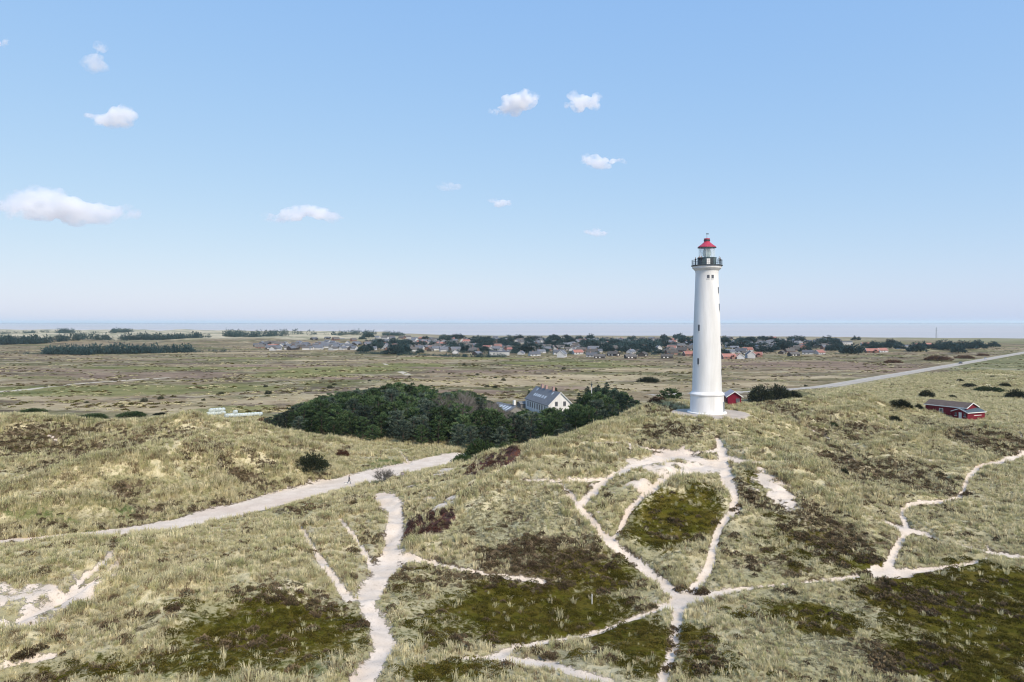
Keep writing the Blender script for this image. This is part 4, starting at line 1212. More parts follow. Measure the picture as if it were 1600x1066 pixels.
for x in (-1.2, 3.4):
    b_ = MB(); wall_box(b_, x, -W_c / 2 - .02, 1.45, .9, 1.1, 'y'); wn = b_.build("window", m_dark, CB)
    b_ = MB()
    for dx in (-.5, .5): b_.box((x + dx, -W_c / 2 - .05, 1.45), (.12, .1, 1.3))
    for dz in (-.62, .62): b_.box((x, -W_c / 2 - .05, 1.45 + dz), (1.1, .1, .12))
    b_.build("frame", m_trim, wn)
AX, AY = 132.6, 198.3
AZ = CBZ - .35
AN = empty("cabin", (AX, AY, AZ), math.radians(22), "low red cabin with blue-grey roof and white door nestled against the long red cabin", "cabin")
L2, W2, H2, R2 = 7.4, 4.4, 2.1, 3.0
b_ = MB(); gable_shell(b_, L2, W2, H2, R2, base=-1.2); b_.build("wall", m_redc, AN)
b_ = MB(); gable_roof(b_, L2, W2, H2, R2, .3, .12); ar = b_.build("roof", m_tar2, AN)
b_ = MB(); sc = (R2 - H2) / (W2 / 2)
for s in (-1, 1):
    y1, z1 = s * (W2 / 2 + .31), H2 - sc * .31
    a = [(-L2 / 2 - .38, 0, R2 - .02), (-L2 / 2 - .38, y1, z1 - .02), (-L2 / 2 - .38, y1, z1 + .22), (-L2 / 2 - .38, 0, R2 + .22)]
    b_.prism(a if s < 0 else a[::-1], (0, 0, 0), (.07, 0, 0))
    b_.box((0, s * (W2 / 2 + .34), z1 + .08), (L2 + .6, .06, .22))
b_.build("eaves_board", m_trim, ar)
b_ = MB(); wall_box(b_, -L2 / 2 - .03, -.1, 1.0, .85, 1.95, 'x'); b_.build("door", m_trim, AN)
for y in (1.2, -1.45):
    b_ = MB(); wall_box(b_, -L2 / 2 - .02, y, 1.35, .6, .9, 'x'); wn = b_.build("window", m_dark, AN)
    b_ = MB(); wall_box(b_, -L2 / 2 - .06, y, .85, .8, .1, 'x'); b_.build("sill", m_trim, wn)
b_ = MB(); b_.box((.6, -W2 / 2 - .03, 1.2), (3.2, .08, .14)); b_.build("handrail", m_trim, AN)

# ------------------------------------------------------------------ bales, posts, sign, mast, cars
m_wrap = paint("bale_wrap", (.60, .64, .62), (.48, .53, .51), 1.5, .35, .1, spec=.5, random_amt=.12)
m_wood = paint("grey_wood", (.30, .27, .23), (.20, .18, .15), 6, .9)
def bale_mesh():
    mb_ = MB(); n = 20; prof = [(.0, -.6), (.5, -.61), (.62, -.56), (.66, -.42), (.67, 0), (.66, .42), (.62, .56), (.5, .61), (.0, .6)]
    mb_.lathe([(max(r, .02), z) for r, z in prof], n)
    me = mb_.mesh("hay_bale", m_wrap, True)
    me.transform(Matrix.Rotation(math.pi / 2, 4, 'Y') @ Matrix.Diagonal((1, 1, 1.05, 1)))
    return me
bm_ = bale_mesh()
row = [(326 + 3.4 * i, 655.5 - .1 * i, 0) for i in range(8)] + [(330 + 4.5 * i, 649.5 + .35 * i, 1) for i in range(5)] + [(354 + 3.7 * i, 656.5 - .05 * i, 0) for i in range(9)] + [(368, 651, 1)] + [(389 + 4.6 * i, 655 - .8 * i, 0) for i in range(5)]
gz = {}
for u, v, lvl in row:
    d = 238 + (u - 326) * .05 if u < 353 else 231 + (u - 353) * .1
    x = (u - CX) / F * d
    o = bpy.data.objects.new("hay_bale", bm_); COL.objects.link(o)
    o.location = (x, d + .3 * math.sin(u), float(hgt(x, d)) + .62 + lvl * 1.15); o.rotation_euler = (0, 0, math.radians(75 + 9 * math.sin(u * 1.7)))
    if lvl: lb = "white wrapped hay bale lying on top of the row beside the field"
    elif u < 353: lb = "white wrapped hay bale in the bottom of the two-high row beside the green field"
    elif u < 388: lb = "white wrapped hay bale in the single row between the stacked row and the wood"
    else: lb = "white wrapped hay bale in the straggling end of the row against the wood"
    tag(o, lb, "hay bale", "wrapped hay bales beside the field")

def post(u, v, hg, r, mat, label, name="marker_post", cat="post"):
    x, y, z = ray(u, v)
    mb_ = MB(); mb_.tube((0, 0, -.3), (0, 0, hg), r, r * .9, 8); mb_.tube((0, 0, hg), (0, 0, hg + r * .6), r * .9, r * .3, 8)
    o = mb_.build(name, mat, None, False, (x, y, z)); tag(o, label, cat)
post(925, 944, 1.05, .05, m_trim, "thin white marker post standing in the dark mossy hollow")
post(1440, 712, 1.7, .06, m_wood, "pale grey post standing in the dune grass below the red cabins")
post(700, 787, .55, .12, m_wood, "short grey stump beside the sandy patch above the wine-red scrub")
# notice board beside the track
x, y, z = ray(629, 752)
SG = empty("notice_board", (x, y, z), math.radians(12), "small brown notice board on two posts beside the gravel track", "sign")
for s in (-.27, .27):
    b_ = MB(); b_.box((s, 0, .75), (.08, .08, 1.9)); b_.build("post", m_wood, SG)
b_ = MB(); b_.box((0, -.07, 1.42), (.66, .05, .62)); b_.build("board", paint("board_brown", (.20, .17, .16), (.14, .12, .11), 6), SG)
b_ = MB(); b_.box((0, -.1, 1.42), (.5, .02, .42)); b_.build("notice", paint("faded_print", (.32, .29, .29), (.22, .2, .2), 5), SG)
# white mast beside the farmhouse
x = (924.5 - CX) / F * 236
FP = empty("mast", (x, 236.0, 4.4), 0, "slim white mast with a dark top among the spruces right of the farmhouse", "mast")
b_ = MB(); b_.tube((0, 0, -.3), (0, 0, 10.2), .15, .11, 8); b_.build("pole", m_trim, FP)
b_ = MB(); b_.tube((0, 0, 10.2), (0, 0, 11.3), .2, .17, 8); b_.box((0, 0, 10.9), (.9, .14, .14)); b_.tube((0, 0, 11.3), (0, 0, 12.0), .05, .05, 6); b_.build("mast_head", m_iron, FP)
# slender lattice mast far behind the town
x = (1463 - CX) / F * 1480
RM = empty("lattice_mast", (x, 1480, 1.0), 0, "thin lattice mast far off on the flat shore behind the town", "mast")
b_ = MB()
for s, t in ((-1, -1), (1, -1), (1, 1), (-1, 1)): b_.tube((s * 1.2, t * 1.2, 0), (s * .25, t * .25, 24), .16, .12, 5)
for k in range(8):
    z0, z1 = 3 * k, 3 * k + 3
    w0, w1 = 1.2 - .95 * z0 / 24, 1.2 - .95 * z1 / 24
    for s in (-1, 1):
        b_.tube((-w0 * s, -w0, z0), (w1 * s, -w1, z1), .09, .09, 4); b_.tube((-w0 * s, w0, z0), (w1 * s, w1, z1), .09, .09, 4)
b_.build("lattice", paint("galvanised", (.3, .31, .33)), RM)
m_arm = paint("galvanised_arm", (.28, .29, .31))
for zz in (17, 22):
    b_ = MB(); b_.box((0, 0, zz), (5.5, .3, .35)); b_.build("crossarm", m_arm, RM)

def car(name, u, v, dd, rz, paint_c, label):
    x = (u - CX) / F * dd
    c = empty(name, (x, dd, 4.3 + .13), rz, label, "car", "cars on the road to the town")
    m_ = paint(name + "_paint", paint_c, tuple(.85 * q for q in paint_c), 1, .3, spec=.5)
    mb_ = MB()
    prof = [(-2.1, .35), (-2.15, .75), (-1.95, .98), (-1.0, 1.02), (1.0, 1.0), (1.95, .88), (2.15, .6), (2.1, .35)]
    mb_.prism([(px, -.86, pz) for px, pz in prof], (0, 0, 0), (0, 1.72, 0)); mb_.build("body", m_, c)
    mb_ = MB(); mb_.prism([(-1.85, -.78, 1.0), (-1.45, -.72, 1.48), (.35, -.72, 1.48), (1.05, -.78, 1.0)], (0, 0, 0), (0, 1.5, 0)); gh = mb_.build("window", m_dark, c)
    mb_ = MB(); mb_.box((-.55, .02, 1.5), (1.7, 1.4, .06)); mb_.build("roof", m_, c)
    for wx in (-1.35, 1.35):
        for wy in (-.85, .85):
            mb_ = MB(); mb_.tube((wx, wy - .1, .33), (wx, wy + .1, .33), .33, .33, 14); wh = mb_.build("wheel", m_iron, c)
            mb_ = MB(); mb_.tube((wx, wy - .12, .33), (wx, wy + .12, .33), .18, .18, 10); mb_.build("rim", m_trim, wh)
    for wy in (-.6, .6):
        mb_ = MB(); mb_.box((2.1, wy, .72), (.14, .3, .14)); mb_.build("headlight", m_pane, c)
        mb_ = MB(); mb_.box((-2.11, wy, .8), (.1, .28, .16)); mb_.build("tail_light", m_redm, c)
def road_pt(u):
    """the carriageway under a picture column"""
    for (x0, y0), (x1, y1) in zip(ROAD[:-1], ROAD[1:]):
        for t in np.linspace(0, 1, 60):
            xx, yy = x0 + (x1 - x0) * t, y0 + (y1 - y0) * t
            if xx / yy * F + CX >= u: return yy
    return 600
car("car", 1501, 0, road_pt(1501) - 2, math.radians(46 + 180), (.05, .05, .06), "dark car driving along the straight road across the heath")
car("car", 1540, 0, road_pt(1540) + 1, math.radians(46), (.75, .75, .74), "white car on the straight road beyond the dark car")
# ------------------------------------------------------------------ people
m_skin = paint("skin", (.50, .32, .24), (.44, .28, .21), 8, .6)
m_navy = paint("dark_jacket", (.018, .02, .026), (.03, .032, .04), 6, .85)
m_jean = paint("grey_blue_trousers", (.075, .10, .135), (.055, .075, .10), 6, .85)
m_hair = paint("brown_hair", (.04, .025, .018), (.025, .016, .012), 9, .7)
m_shoe = paint("shoe", (.03, .028, .026), (.05, .045, .04), 9, .7)
def skinned(name, nodes, edges, mats, mat_of, root=0, sub=2):
    """one continuous figure grown round a skeleton of joints with radii"""
    me = bpy.data.meshes.new(name)
    me.from_pydata([n[0] for n in nodes], edges, [])
    o = bpy.data.objects.new(name, me); COL.objects.link(o)
    sk = o.modifiers.new("skin", 'SKIN'); sk.use_smooth_shade = True
    for i, sv in enumerate(me.skin_vertices[0].data):
        r = nodes[i][1]; sv.radius = r if isinstance(r, tuple) else (r, r)
        sv.use_root = i == root
    sb = o.modifiers.new("subd", 'SUBSURF'); sb.levels = sb.render_levels = sub
    dg = bpy.context.evaluated_depsgraph_get()
    m2 = bpy.data.meshes.new_from_object(o.evaluated_get(dg))
    bpy.data.objects.remove(o)
    m2.name = name
    m2.materials.clear()
    for m in mats: m2.materials.append(m)
    for p in m2.polygons:
        p.material_index = mat_of(p.center)
        p.use_smooth = True
    return m2
def person(loc, rz, label, stride=.0, arms='down', jacket=m_navy, trousers=m_jean, group=None, scale=1.0):
    s = stride
    nodes = [((0, 0, .95), (.15, .11)), ((0, 0, 1.15), (.135, .10)), ((0, .01, 1.38), (.18, .115)), ((0, .0, 1.5), (.07, .065)), ((0, -.02, 1.6), (.07, .08)), ((0, -.03, 1.7), (.078, .095)), ((0, -.01, 1.77), (.05, .06))]
    edges = [(0, 1), (1, 2), (2, 3), (3, 4), (4, 5), (5, 6)]
    def chain(frm, pts):
        for p, r in pts:
            nodes.append((p, r)); edges.append((frm, len(nodes) - 1)); frm = len(nodes) - 1
    for sd, st in ((-1, s), (1, -s)):
        chain(0, [((sd * .10, 0, .86), .092), ((sd * .105, -st * .16 - .02, .48), .062), ((sd * .105, -st * .30 + (.10 if st < 0 else 0), .10 + (.05 if st < 0 else 0)), .045), ((sd * .11, -st * .30 - .14 + (.10 if st < 0 else 0), .045 + (.02 if st < 0 else 0)), .035)])
        if arms == 'rail':
            chain(2, [((sd * .20, 0, 1.40), .062), ((sd * .27, -.08, 1.16), .048), ((sd * .2, -.34, 1.12), .036)])
        elif arms == 'up':
            chain(2, [((sd * .20, 0, 1.40), .062), ((sd * .27, -.14, 1.2), .048), ((sd * .1, -.3, 1.46), .036)])
        else:
            chain(2, [((sd * .20, 0, 1.40), .062), ((sd * .25, st * .12 + .02, 1.13), .048), ((sd * .25, st * .2 - .08, .90), .036)])
    hands = [(nodes[-1][0])]
    def mat_of(c):
        if c.z > 1.5: return 0 if (c.y < -.045 or c.z < 1.58) and c.z < 1.72 else 3
        if c.z > .88: return 1
        if c.z > .09: return 2
        return 4
    root = empty("person", loc, rz, label, "person", group)
    root.scale = (scale,) * 3
    me = skinned("body", nodes, edges, [m_skin, jacket, trousers, m_hair, m_shoe], mat_of)
    b = bpy.data.objects.new("body", me); COL.objects.link(b); b.parent = root
    # hands: palm with five short fingers; face: nose and eyes
    ends = [i for i in range(len(nodes)) if sum(i in e for e in edges) == 1 and .8 < nodes[i][0][2] < 1.5 and abs(nodes[i][0][0]) > .05]
    for i in ends:
        hb = MB()
        p = Vector(nodes[i][0]); par = [e[0] for e in edges if e[1] == i][0]
        d = (p - Vector(nodes[par][0])).normalized(); sdv = d.orthogonal().normalized()
        hb.tube(p, p + d * .09, .038, .034, 8)
        for k in range(4):
            q = p + d * .085 + sdv * (.024 * (k - 1.5))
            l = (.062, .075, .07, .052)[k]
            hb.path_tube([q, q + d * l * .5, q + d * l + sdv.cross(d) * .02], [.010, .009, .007], 6)
        q = p + d * .03 + sdv * .035
        hb.path_tube([q, q + (d + sdv).normalized() * .03, q + (d * 1.4 + sdv * .6).normalized() * .06], [.011, .010, .008], 6)
        hb.build("hand", m_skin, b, True)
    fb = MB()
    fb.tube((0, -.10, 1.655), (0, -.135, 1.63), .012, .016, 6)
    for s_ in (-1, 1): fb.tube((s_ * .03, -.112, 1.675), (s_ * .03, -.122, 1.675), .011, .009, 8)
    fb.build("face", m_skin, b)
    return root
x, y, z = ray(545.5, 757)
person((x, y, z + .02), math.radians(120), "walker in a dark jacket on the gravel track beside a small white dog", .9)
# small white and black dog at the walker's side
m_dogw = paint("white_fur", (.72, .70, .66), (.6, .58, .54), 12, .9)
m_dogb = paint("black_fur", (.03, .028, .027), (.045, .04, .038), 12, .9)
def dog(loc, rz, label):
    nd = [((.17, 0, .31), (.085, .095)), ((0, 0, .30), (.08, .10)), ((-.17, 0, .32), (.075, .085)), ((.27, 0, .40), (.055, .06)), ((.33, 0, .47), (.058, .06)), ((.43, 0, .45), (.032, .03))]
    ed = [(0, 1), (1, 2), (0, 3), (3, 4), (4, 5)]
    def ch(f, pts):
        for p, r in pts:
            nd.append((p, r)); ed.append((f, len(nd) - 1)); f = len(nd) - 1
    for s in (-1, 1):
        ch(0, [((.17, s * .065, .20), .034), ((.18, s * .065, .10), .02), ((.185, s * .065, .015), .02)])
        ch(2, [((-.14, s * .065, .21), .045), ((-.22, s * .065, .12), .022), ((-.19, s * .065, .015), .02)])
        ch(4, [((.30, s * .05, .545), .02)])
    ch(2, [((-.26, 0, .40), .02), ((-.32, 0, .47), .012)])
    me = skinned("body", nd, ed, [m_dogw, m_dogb], lambda c: 1 if (c.x > .26 and c.z > .46) or (-.16 < c.x < -.02 and c.z > .31) else 0, 1)
    root = empty("dog", loc, rz, label, "dog")
    b = bpy.data.objects.new("body", me); COL.objects.link(b); b.parent = root
    mb_ = MB(); mb_.tube((.455, 0, .462), (.475, 0, .46), .013, .009, 8); mb_.build("nose", m_dogb, b)
    mb_ = MB(); mb_.tube((.275, 0, .385), (.285, 0, .425), .068, .066, 12, caps=False); mb_.build("collar", m_redm, root)
x2, y2, z2 = ray(541.5, 758.5)
dog((x2, y2, z2 + .01), math.radians(205), "small white dog with black patches walking beside the person on the track")
# visitors on the lighthouse gallery
GZ = LZ + 32.44
def at_gallery(ang, rr): return (LX + rr * math.sin(math.radians(ang)), LY - rr * math.cos(math.radians(ang)), GZ)
m_grey = paint("grey_jacket", (.14, .15, .16), (.11, .12, .13), 6, .85)
person(at_gallery(-72, 2.85), math.radians(-72), "visitor in dark clothes leaning on the gallery rail at its outer left edge", 0, 'rail', group="visitors on the lighthouse gallery", scale=.95)
person(at_gallery(-50, 2.8), math.radians(-50), "taller dark-clad visitor on the gallery, inner one of the left pair of heads", 0, 'up', group="visitors on the lighthouse gallery", scale=1.05)
person(at_gallery(-40, 2.75), math.radians(-30), "visitor in dark jacket on the gallery nearest the lantern's left side", 0.1, 'rail', group="visitors on the lighthouse gallery", scale=1.02)
person(at_gallery(50, 2.8), math.radians(50), "visitor in grey jacket on the gallery just right of the lantern", 0, 'rail', m_grey, group="visitors on the lighthouse gallery")
person(at_gallery(80, 2.85), math.radians(80), "dark-clad visitor standing alone at the gallery's right edge", 0, 'rail', group="visitors on the lighthouse gallery", scale=.95)
# ------------------------------------------------------------------ trees and bushes
m_bark = paint("pine_bark", (.11, .085, .065), (.07, .055, .045), 5, .95)
m_pale = paint("pale_bark", (.30, .29, .27), (.22, .21, .20), 5, .95)
m_pine = leaf_mat("pine_needles", (.046, .084, .036), (.068, .112, .050), (.115, .150, .066), .15, .12, .9)
m_pine2 = leaf_mat("blue_pine_needles", (.060, .085, .066), (.048, .072, .056), (.11, .13, .09), .15, .12, .9)
m_spruce = leaf_mat("spruce_needles", (.026, .050, .036), (.036, .062, .044), (.055, .078, .05), .1, .15, .6)
m_twig = leaf_mat("bare_twigs", (.17, .155, .14), (.14, .12, .105), (.20, .185, .16), .05, .2, .5)
m_rust = leaf_mat("rusty_leaves", (.16, .07, .04), (.11, .055, .035), (.075, .05, .03), .2, .2, .5)
m_bush = leaf_mat("bush_leaves", (.022, .030, .016), (.032, .04, .022), (.05, .055, .035), .15, .3, .5)
m_green = leaf_mat("green_bush_leaves", (.035, .065, .022), (.05, .075, .03), (.075, .10, .04), .2, .3, .5)
m_far = leaf_mat("haze_tinted_leaves", (.023, .050, .056), (.033, .061, .064), (.05, .076, .072), .1, .06, .7)  # blue of the distance haze is mixed into this leaf colour

def sprays(mb_, c, d, n, rad, leaf, r, flat=.6):
    """a clump of needle sprays round c pointing along d"""
    for _ in range(n):
        o = Vector((r.gauss(0, 1), r.gauss(0, 1), r.gauss(0, flat))) * rad * .5
        dd = (d + Vector((r.uniform(-.7, .7), r.uniform(-.7, .7), r.uniform(-.35, .7)))).normalized()
        s = dd.cross(Vector((r.uniform(-1, 1), r.uniform(-1, 1), r.uniform(-1, 1)))).normalized() * leaf * r.uniform(.25, .5)
        L_ = leaf * r.uniform(.7, 1.4); p = c + o
        mb_.add([p - s * .6, p + s * .6, p + dd * L_ + s * .25, p + dd * L_ - s * .25], [(0, 1, 2, 3)])

def pine_meshes(seed, h, rad, nb=46, leaf=.5, lean=.3, spire=False, per=24):
    r = random.Random(seed); tr = MB(); cr = MB()
    bend = Vector((r.uniform(-1, 1), r.uniform(-1, 1), 0)) * lean
    def axis(t): return Vector((bend.x * t * t, bend.y * t * t, h * t))
    pts = [axis(t) for t in (0, .25, .5, .75, .97)]; pts[0].z = -.5
    tr.path_tube(pts, [.19 * h / 8, .16 * h / 8, .11 * h / 8, .07 * h / 8, .02], 7)
    lob = [r.uniform(.55, 1.1) for _ in range(7)]
    for i in range(nb):
        t = .10 + .88 * (i + r.random()) / nb
        az = i * 2.399 + r.uniform(-.5, .5)
        if spire: R = rad * (1.05 - t) * r.uniform(.7, 1.1)
        else: R = rad * math.sin(math.pi * min(.98, (.22 + .74 * t))) ** .7 * lob[int(az / 6.283 * 7) % 7] * r.uniform(.6, 1.12)
        b0 = axis(t); up = .35 if not spire else -.1
        d = Vector((math.cos(az), math.sin(az), up + r.uniform(-.15, .35))).normalized()
        e = b0 + d * R
        tr.tube(b0, e, .045 * h / 8, .012, 4, caps=False)
        k = max(1, int(R / .8))
        for j in range(k):
            q = b0.lerp(e, (j + 1) / k) + Vector((r.gauss(0, .15), r.gauss(0, .15), r.gauss(0, .12)))
            dd = (d + Vector((0, 0, .45 if not spire else .1))).normalized()
            sprays(cr, q, dd, int(per * (.45 + .7 * (j + 1) / k)), .5 if not spire else .42, leaf, r, .45)
    sprays(cr, axis(.98), Vector((0, 0, 1)), per, .35, leaf, r, 1.0)
    return tr, cr
def bare_meshes(seed, h, rad, n1=26, thin=.02):
    r = random.Random(seed); tr = MB(); cr = MB()
    tr.path_tube([Vector((0, 0, -.4)), Vector((.1, 0, h * .35)), Vector((-.05, .1, h * .7)), Vector((.1, .1, h))], [.13, .1, .06, .02], 6)
    for i in range(n1):
        t = .2 + .75 * i / n1; az = i * 2.4 + r.random()
        p = Vector((0, 0, h * t)); d = Vector((math.cos(az), math.sin(az), .9)).normalized(); R = rad * (1.15 - t * .7)
        e = p + d * R; tr.tube(p, e, .045, .018, 4, caps=False)
        for _ in range(14):
            q = p.lerp(e, r.uniform(.3, 1)); dd = (d + Vector((r.gauss(0, .5), r.gauss(0, .5), r.gauss(.3, .4)))).normalized()
            l = r.uniform(.5, 1.2); m2 = q + dd * l
            cr.tube(q, m2, thin, thin * .4, 3, caps=False)
            for _ in range(3):
                q2 = q.lerp(m2, r.uniform(.3, 1)); d2 = (dd + Vector((r.gauss(0, .6), r.gauss(0, .6), r.gauss(0, .5)))).normalized()
                cr.tube(q2, q2 + d2 * r.uniform(.3, .6), thin * .7, thin * .3, 3, caps=False)
    return tr, cr
def bush_meshes(seed, w_, h, leaf, n_, nst=9):
    r = random.Random(seed); st = MB(); cr = MB()
    lob = [r.uniform(.75, 1.1) for _ in range(9)]
    for i in range(nst):
        a = 6.283 * i / nst + r.random(); e = Vector((math.cos(a) * w_ * .36 * r.uniform(.4, 1), math.sin(a) * w_ * .36 * r.uniform(.4, 1), h * r.uniform(.6, .95)))
        st.path_tube([Vector((0, 0, -.2)), e * .5 + Vector((0, 0, h * .1)), e], [.05, .035, .012], 5)
    for i in range(n_):
        a = r.uniform(0, 6.283); q = math.sqrt(r.random()); ph = r.random()
        R = w_ * .5 * lob[int(a / 6.283 * 9) % 9]
        top = h * math.sqrt(max(0, 1 - q * q)) * (.8 + .2 * math.sin(5 * a + seed))
        c = Vector((math.cos(a) * q * R, math.sin(a) * q * R, max(.08, top * (ph ** .5) if ph > .15 else top * ph * 4)))
        d = Vector((math.cos(a) * q, math.sin(a) * q, .7)).normalized()
        sprays(cr, c, d, 5, leaf * 1.4, leaf, r, .8)
    return st, cr
def tree_thing(name, trunk_crown, mats, names=("trunk", "crown")):
    root = empty(name, (0, 0, -500))
    a, b = trunk_crown
    a.build(names[0], mats[0], root); b.build(names[1], mats[1], root)
    return root
used_proto = set()
def place(proto, loc, rz, sc_, label, cat, group=None):
    o = proto if proto.name not in used_proto else copy_tree(proto)
    if o is proto: used_proto.add(proto.name)
    o.location = loc; o.rotation_euler = (0, 0, rz)
    o.scale = sc_ if isinstance(sc_, tuple) else (sc_,) * 3
    o['label'] = label; o['category'] = cat
    if group: o['group'] = group
    elif 'group' in o: del o['group']
    return o
PINES = [tree_thing("pine_tree", pine_meshes(100 + i, 8, 3.0 + .3 * (i % 3), 34, .50, .5, False, 30), (m_bark, m_pine if i % 3 else m_pine2)) for i in range(7)]
SPRUCE = [tree_thing("spruce_tree", pine_meshes(200 + i, 10, 2.5, 60, .4, .15, True, 20), (m_bark, m_spruce)) for i in range(3)]
BARE = [tree_thing("bare_tree", bare_meshes(300 + i, 6.5, 2.4), (m_pale, m_twig)) for i in range(3)]
RUST = tree_thing("rusty_shrub", bush_meshes(320, 5, 3, .3, 420), (m_bark, m_rust), ("stem", "foliage"))
BUSH = [tree_thing("bush", bush_meshes(340 + i, 4, 2.3, .24, 520), (m_bark, m_bush), ("stem", "foliage")) for i in range(3)]
GBUSH = [tree_thing("green_bush", bush_meshes(360 + i, 4, 2.2, .26, 480), (m_bark, m_green), ("stem", "foliage")) for i in range(2)]
m_hbush = leaf_mat("heath_bush_leaves", (.045, .055, .03), (.06, .068, .038), (.085, .085, .05), .15, .3, .6)
SMALL = [tree_thing("small_bush", bush_meshes(380 + i, 2.4, 1.3, .3, 75, 5), (m_bark, m_hbush), ("stem", "foliage")) for i in range(3)]

# the wood round the farmhouse
WOOD = [(410,203),(440,190),(480,184),(520,180),(560,177),(600,174),(650,171),(700,167),(735,164),(765,164),(800,166),(840,168),(880,174),(925,185),(960,196),(1000,222),(1003,242),(985,254),(945,262),(900,264),
        (860,268),(820,270),(800,258),(770,252),(745,262),(690,266),(640,266),(590,258),(540,248),(500,238),(455,224),(415,212)]
TOPV = [(400,660),(412,654),(440,645),(470,628),(500,616),(540,610),(580,604),(620,598),(660,600),(690,614),(708,610),(722,607),(745,614),(770,628),(785,640),(805,644),(822,642),(840,646),(862,636),(875,641),(893,640),(903,622),(925,606),(950,602),(975,614),(1000,628),(1010,632)]
def in_poly(u, d):
    c = False; n = len(WOOD); j = n - 1
    for i in range(n):
        (ui, di), (uj, dj) = WOOD[i], WOOD[j]
        if (di > d) != (dj > d) and u < (uj - ui) * (d - di) / (dj - di) + ui: c = not c
        j = i
    return c
wr = random.Random(5); spots_ = []
tries = 0
while tries < 9000 and len(spots_) < 285:
    tries += 1
    u = wr.uniform(405, 1006); d = wr.uniform(163, 270)
    if not in_poly(u, d): continue
    x = (u - CX) / F * d
    if 815 < u < 905 and 226 < d < 262: continue
    if abs(x - 12.8) < 10 and 229 < d < 259: continue
    if (x + 1.8) ** 2 + (d - 243) ** 2 < 9.5 ** 2 or (770 < u < 826 and d > 244): continue
    if any((x - a) ** 2 + (d - b) ** 2 < 4.1 ** 2 for a, b, _ in spots_): continue
    spots_.append((x, d, u))
spots_.sort(key=lambda s: s[1])
wood_group = "trees of the wood around the white farmhouse"
front_labels = 0
for x, d, u in spots_:
    z = float(hgt(x, d))
    lim = CZ - (np.interp(u, [t[0] for t in TOPV], [t[1] for t in TOPV]) - HY) / F * d - z
    edge = min(1.0, .55 + max(0, d - np.interp(u, [s[0] for s in WOOD[:17]], [s[1] for s in WOOD[:17]])) / 26)
    h = min(wr.uniform(7.0, 10.5) * edge, lim * wr.uniform(.86, 1.0))
    if h < 2.0:
        if 815 < u < 905 and h > .8 or wr.random() < .4: h = max(h, 1.5)
        else: continue
    if u > 898 and d > 225: h = max(h, min(10, lim * wr.uniform(.8, 1.0)))
    wide = 1.0 if h > 5 else 1.25
    right = u > 898 and d > 205
    if right and wr.random() < .6:
        s = h / 10
        place(wr.choice(SPRUCE), (x, d, z - .1), wr.uniform(0, 6.28), (s * 1.25, s * 1.25, s), "dark pointed spruce in the part of the wood right of the white farmhouse", "tree", wood_group)
    elif 690 < u < 800 and 172 < d < 215 and wr.random() < .34:
        s = h / 6.5
        place(wr.choice(BARE), (x, d, z - .1), wr.uniform(0, 6.28), (s * 1.05, s * 1.05, s), "grey leafless tree among the dark pines in front of the farmhouse's outbuilding", "tree", wood_group)
    else:
        s = h / 8.2
        pr = wr.choice(PINES)
        kind = "blue-green" if pr in (PINES[0], PINES[3], PINES[6]) else "dark green"
        where = ("in the western wing of the wood, near the hay bales" if u < 600 else "in the broad middle of the wood" if u < 790 else "in the wood beside and below the white farmhouse")
        place(pr, (x, d, z - .1), wr.uniform(0, 6.28), (s * wide * wr.uniform(1.0, 1.25), s * wide * wr.uniform(1.0, 1.25), s), "%s wind-shaped pine %s" % (kind, where), "tree", wood_group)

for u, v, d in ((905,614,254),(918,604,256),(935,602,255),(948,598,258),(961,606,254),(974,612,252),(986,618,250),(838,604,268),(827,610,266),(868,606,270)):
    x = (u - CX) / F * d; z = float(hgt(x, d)); h = CZ - (v - HY) / F * d - z; s = h / 10
    place(wr.choice(SPRUCE), (x, d, z - .1), wr.uniform(0, 6.28), (s * 1.2, s * 1.2, s), "dark pointed spruce in the part of the wood right of the white farmhouse" if u > 900 else "dark spruce standing right behind the white farmhouse's roof", "tree", wood_group)

def bush_at(proto, u, v, wpx, natural, label, cat="bush", group=None, hsc=1.0, d=None):
    if d is None: x, y, z = ray(u, v)
    else: x, y = (u - CX) / F * d, d; z = float(hgt(x, y))
    s = wpx * y / F / natural
    return place(proto, (x, y, z - .08), wr.uniform(0, 6.28), (s, s, s * hsc), label, cat, group)
bush_at(BUSH[0], 485, 734, 50, 4, "big dark rounded bush alone in the pale grass above the gravel track", hsc=.95)
bush_at(RUST, 535, 713, 22, 5, "small reddish-brown bush in the grass right of the big dark bush", hsc=.9)
bush_at(RUST, 412, 655, 26, 5, "rust-brown shrub between the hay bales and the wood's tip", d=213, hsc=.9)
bush_at(GBUSH[0], 752, 712, 52, 4, "spreading dark green bush at the wood's corner beside the gravel track", d=158)
bush_at(GBUSH[1], 722, 722, 30, 4, "low dark green bush beside the bend of the gravel track", d=152, hsc=.8)
bush_at(GBUSH[0], 790, 705, 40, 4, "bright green bush at the foot of the wood below the farmhouse", d=158, hsc=1.1)
bush_at(BUSH[1], 1320, 741, 15, 4, "small dark bush alone on the grassy slope right of the lighthouse", hsc=1.2)
bush_at(PINES[2], 1045, 620, 52, 6.2, "spiky dark pine rising behind the hill left of the lighthouse", "tree", d=232, hsc=.6)
for k, (u, wp, d, hs) in enumerate(((1188, 40, 280, 1.15), (1215, 38, 288, 1.1), (1238, 26, 292, .8))):
    bush_at(BUSH[k], u, 0, wp, 4, ("broad dark green shrub behind the red hut", "dark green shrub beside the road end, second from the red hut", "low dark shrub at the end of the shrubs behind the red hut")[k], d=d, hsc=hs)
bush_at(GBUSH[1], 1283, 616, 60, 4, "long low green scrub in front of the road end", d=250, hsc=.5)
